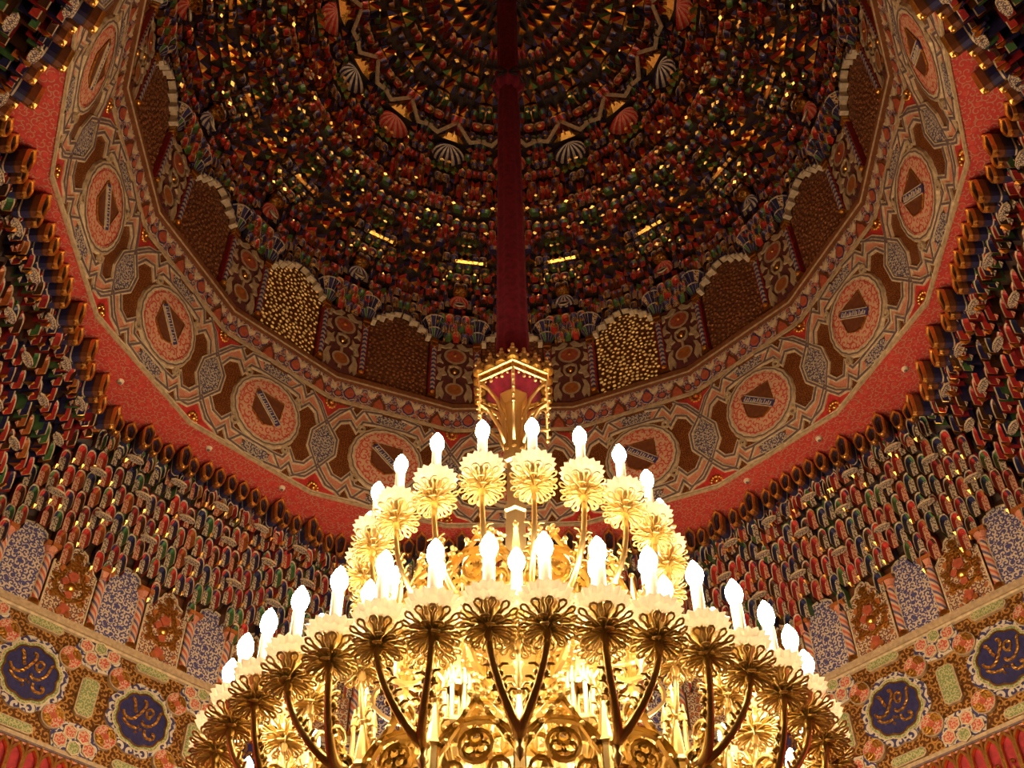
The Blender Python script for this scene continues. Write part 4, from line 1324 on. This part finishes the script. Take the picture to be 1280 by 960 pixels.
for rr, zz5 in ((0.075, 0.835), (0.105, 0.868), (0.140, 0.868), (0.165, 0.84), (0.21, 0.742), (0.25, 0.722), (0.30, 0.712)):
    tr.ball((0, rr, zc(zz5)), 0.0075, GOLD, 6, 4, 1, 1.3)
me_tr = tr.mesh('tracery_bracket')
for k in range(10):
    ph = 2 * pi * (k + 0.5) / 10
    inst(me_tr, 'tracery_bracket', ch, rot=(0, 0, -ph))

# pointed arches standing round the outer hoop and the inner hoop
def ring_arch(r_, n_, z_, h_, nm):
    wd = 2 * r_ * sin(pi / n_)
    g = MB()
    g.ribbon(arch(wd * 0.47, h_ * 0.35, h_ * 0.85, 6), 0.007, -0.004, 0.008, GOLD)
    g.ribbon([(-wd * .47, h_ * .42), (-wd * .22, h_ * .80), (0, h_ * 1.12), (wd * .22, h_ * .80), (wd * .47, h_ * .42)], 0.006, -0.004, 0.008, GOLD)
    g.ribbon(circle(0, h_ * .52, wd * .19, 14), 0.005, -0.004, 0.008, GOLD, True)
    for k in range(3):
        an = pi / 2 + k * 2 * pi / 3
        g.ribbon(circle(wd * .085 * cos(an), h_ * .52 + wd * .085 * sin(an), wd * .075, 8), 0.0035, -0.003, 0.006, GOLD, True)
    for sg in (-1, 1):
        g.ribbon(circle(sg * wd * .27, h_ * .22, wd * .12, 10), 0.004, -0.003, 0.006, GOLD, True)
        for tx, tz in ((.36, .60), (.24, .80), (.12, .98)):
            g.ball((sg * wd * tx, 0, h_ * tz), 0.005, GOLD, 6, 4)
    g.ball((0, 0, h_ * 1.16), 0.006, GOLD, 6, 4).ball((0, 0, h_ * 1.26), 0.0045, GOLD, 6, 4).ball((0.008, 0, h_ * 1.2), 0.004, GOLD, 6, 4).ball((-0.008, 0, h_ * 1.2), 0.004, GOLD, 6, 4)
    me = g.mesh(nm)
    for k in range(n_):
        ph = 2 * pi * (k + .5) / n_
        rr = r_ * cos(pi / n_)
        inst(me, nm, ch, loc=(rr * sin(ph), rr * cos(ph), zc(z_)), rot=(0, 0, -ph))
    sp_ = MB().lathe([(0.009, -0.02), (0.011, -0.01), (0.007, 0.0), (0.007, h_ * 0.55), (0.011, h_ * 0.58), (0.008, h_ * 0.64), (0.002, h_ * 1.15)], 6, GOLD)
    sp_.ball((0, 0, h_ * 1.17), 0.005, GOLD, 6, 4).lathe([(0.008, -0.02), (0.004, -0.03), (0.009, -0.038), (0.001, -0.055)], 8, GOLD)
    me2 = sp_.mesh('pinnacle', False)
    for k in range(n_):
        ph = 2 * pi * k / n_
        inst(me2, 'pinnacle', ch, loc=(r_ * sin(ph), r_ * cos(ph), zc(z_)), rot=(0, 0, -ph))
ring_arch(0.335, 20, 0.690, 0.105, 'tracery_arch')
ring_arch(0.200, 10, 0.800, 0.110, 'tracery_arch')
ring_arch(0.135, 10, 1.085, 0.130, 'tracery_arch')
ring_arch(0.195, 10, 1.075, 0.105, 'tracery_arch')
ring_arch(0.062, 6, 1.150, 0.120, 'tracery_arch')

# upper tracery brackets that carry the top ring
tu = MB()
radial(tu, bez((0.028, 1.20), (0.035, 1.12), (0.09, 1.19), (0.135, 1.075), 8), 0.008, 0.008)
radial(tu, bez((0.036, 1.03), (0.06, 0.98), (0.11, 1.00), (0.136, 1.055), 8), 0.008, 0.008)
radial(tu, circle(0.080, 1.075, 0.028, 16), 0.005, 0.008, True)
for k in range(3):
    an = pi / 2 + k * 2 * pi / 3
    radial(tu, circle(0.080 + 0.012 * cos(an), 1.075 + 0.012 * sin(an), 0.0115, 9), 0.0035, 0.006, True)
radial(tu, bez((0.136, 1.055), (0.15, 0.99), (0.20, 0.99), (0.245, 1.05), 8) + bez((0.246, 1.055), (0.25, 1.075), (0.235, 1.09), (0.222, 1.075), 5), 0.006, 0.007)
tu.lathe([(0.004, zc(1.00)), (0.009, zc(0.985)), (0.004, zc(0.975)), (0.007, zc(0.962)), (0.001, zc(0.945))], 7, GOLD, 0, 0.136)
tu.tube([(0, 0.136, zc(1.055)), (0, 0.136, zc(0.99))], 0.003, 5, GOLD)
me_tu = tu.mesh('upper_bracket')
for k in range(10):
    inst(me_tu, 'upper_bracket', ch, rot=(0, 0, -2 * pi * k / 10))

# tabernacles: little turrets on bowls
tbm = MB()
tbm.lathe([(0.001, -0.045), (0.006, -0.042), (0.008, -0.030), (0.005, -0.024), (0.012, -0.014), (0.021, -0.006), (0.0225, 0.0), (0.0225, 0.006), (0.001, 0.007)], 8, GOLD)
for k in range(6):
    an = 2 * pi * k / 6
    x, y = 0.0155 * sin(an), 0.0155 * cos(an)
    tbm.tube([(x, y, 0.006), (x, y, 0.058)], 0.0032, 6, GOLD)
    tbm.lathe([(0.005, 0.056), (0.0045, 0.062), (0.001, 0.082)], 5, GOLD, x, y)
    an2 = an + pi / 6
    gg = MB().ribbon([(-0.008, 0.052), (0, 0.080), (0.008, 0.052)], 0.004, -0.0015, 0.003, GOLD)
    tbm.merge(gg, lambda p: (0.0145 * sin(an2) + p[0] * cos(an2), 0.0145 * cos(an2) - p[0] * sin(an2), p[2]))
tbm.lathe([(0.016, 0.056), (0.016, 0.064), (0.010, 0.070), (0.0015, 0.125)], 6, GOLD)
for z_ in (0.085, 0.098, 0.110):
    for k in range(4):
        an = pi / 2 * k
        r_ = 0.012 * (0.132 - z_) / 0.06
        tbm.ball((r_ * sin(an), r_ * cos(an), z_), 0.0028, GOLD, 5, 3)
tbm.ball((0, 0, 0.128), 0.0045, GOLD, 6, 4)
me_tab = tbm.mesh('tabernacle')
for k in range(10):
    ph = 2 * pi * (k + 0.5) / 10
    inst(me_tab, 'tabernacle', ch, loc=pol(0.262, ph, 0.815), rot=(0, 0, -ph))
    tk = MB() if k == 0 else None
    if k == 0:
        tk.tube([(0, 0.262, zc(0.772)), (0, 0.262, zc(0.742)), (0, 0.264, zc(0.70)), (0, 0.235, zc(0.655))], [0.004, 0.005, 0.0045, 0.004], 6, GOLD)
        tk.tube([(0, 0.262, zc(0.75)), (0, 0.29, zc(0.775)), (0, 0.315, zc(0.745)), (0, 0.33, zc(0.70))], 0.004, 6, GOLD)
        me_tk = tk.mesh('tabernacle_stem', True)
    inst(me_tk, 'tabernacle_stem', ch, rot=(0, 0, -ph))
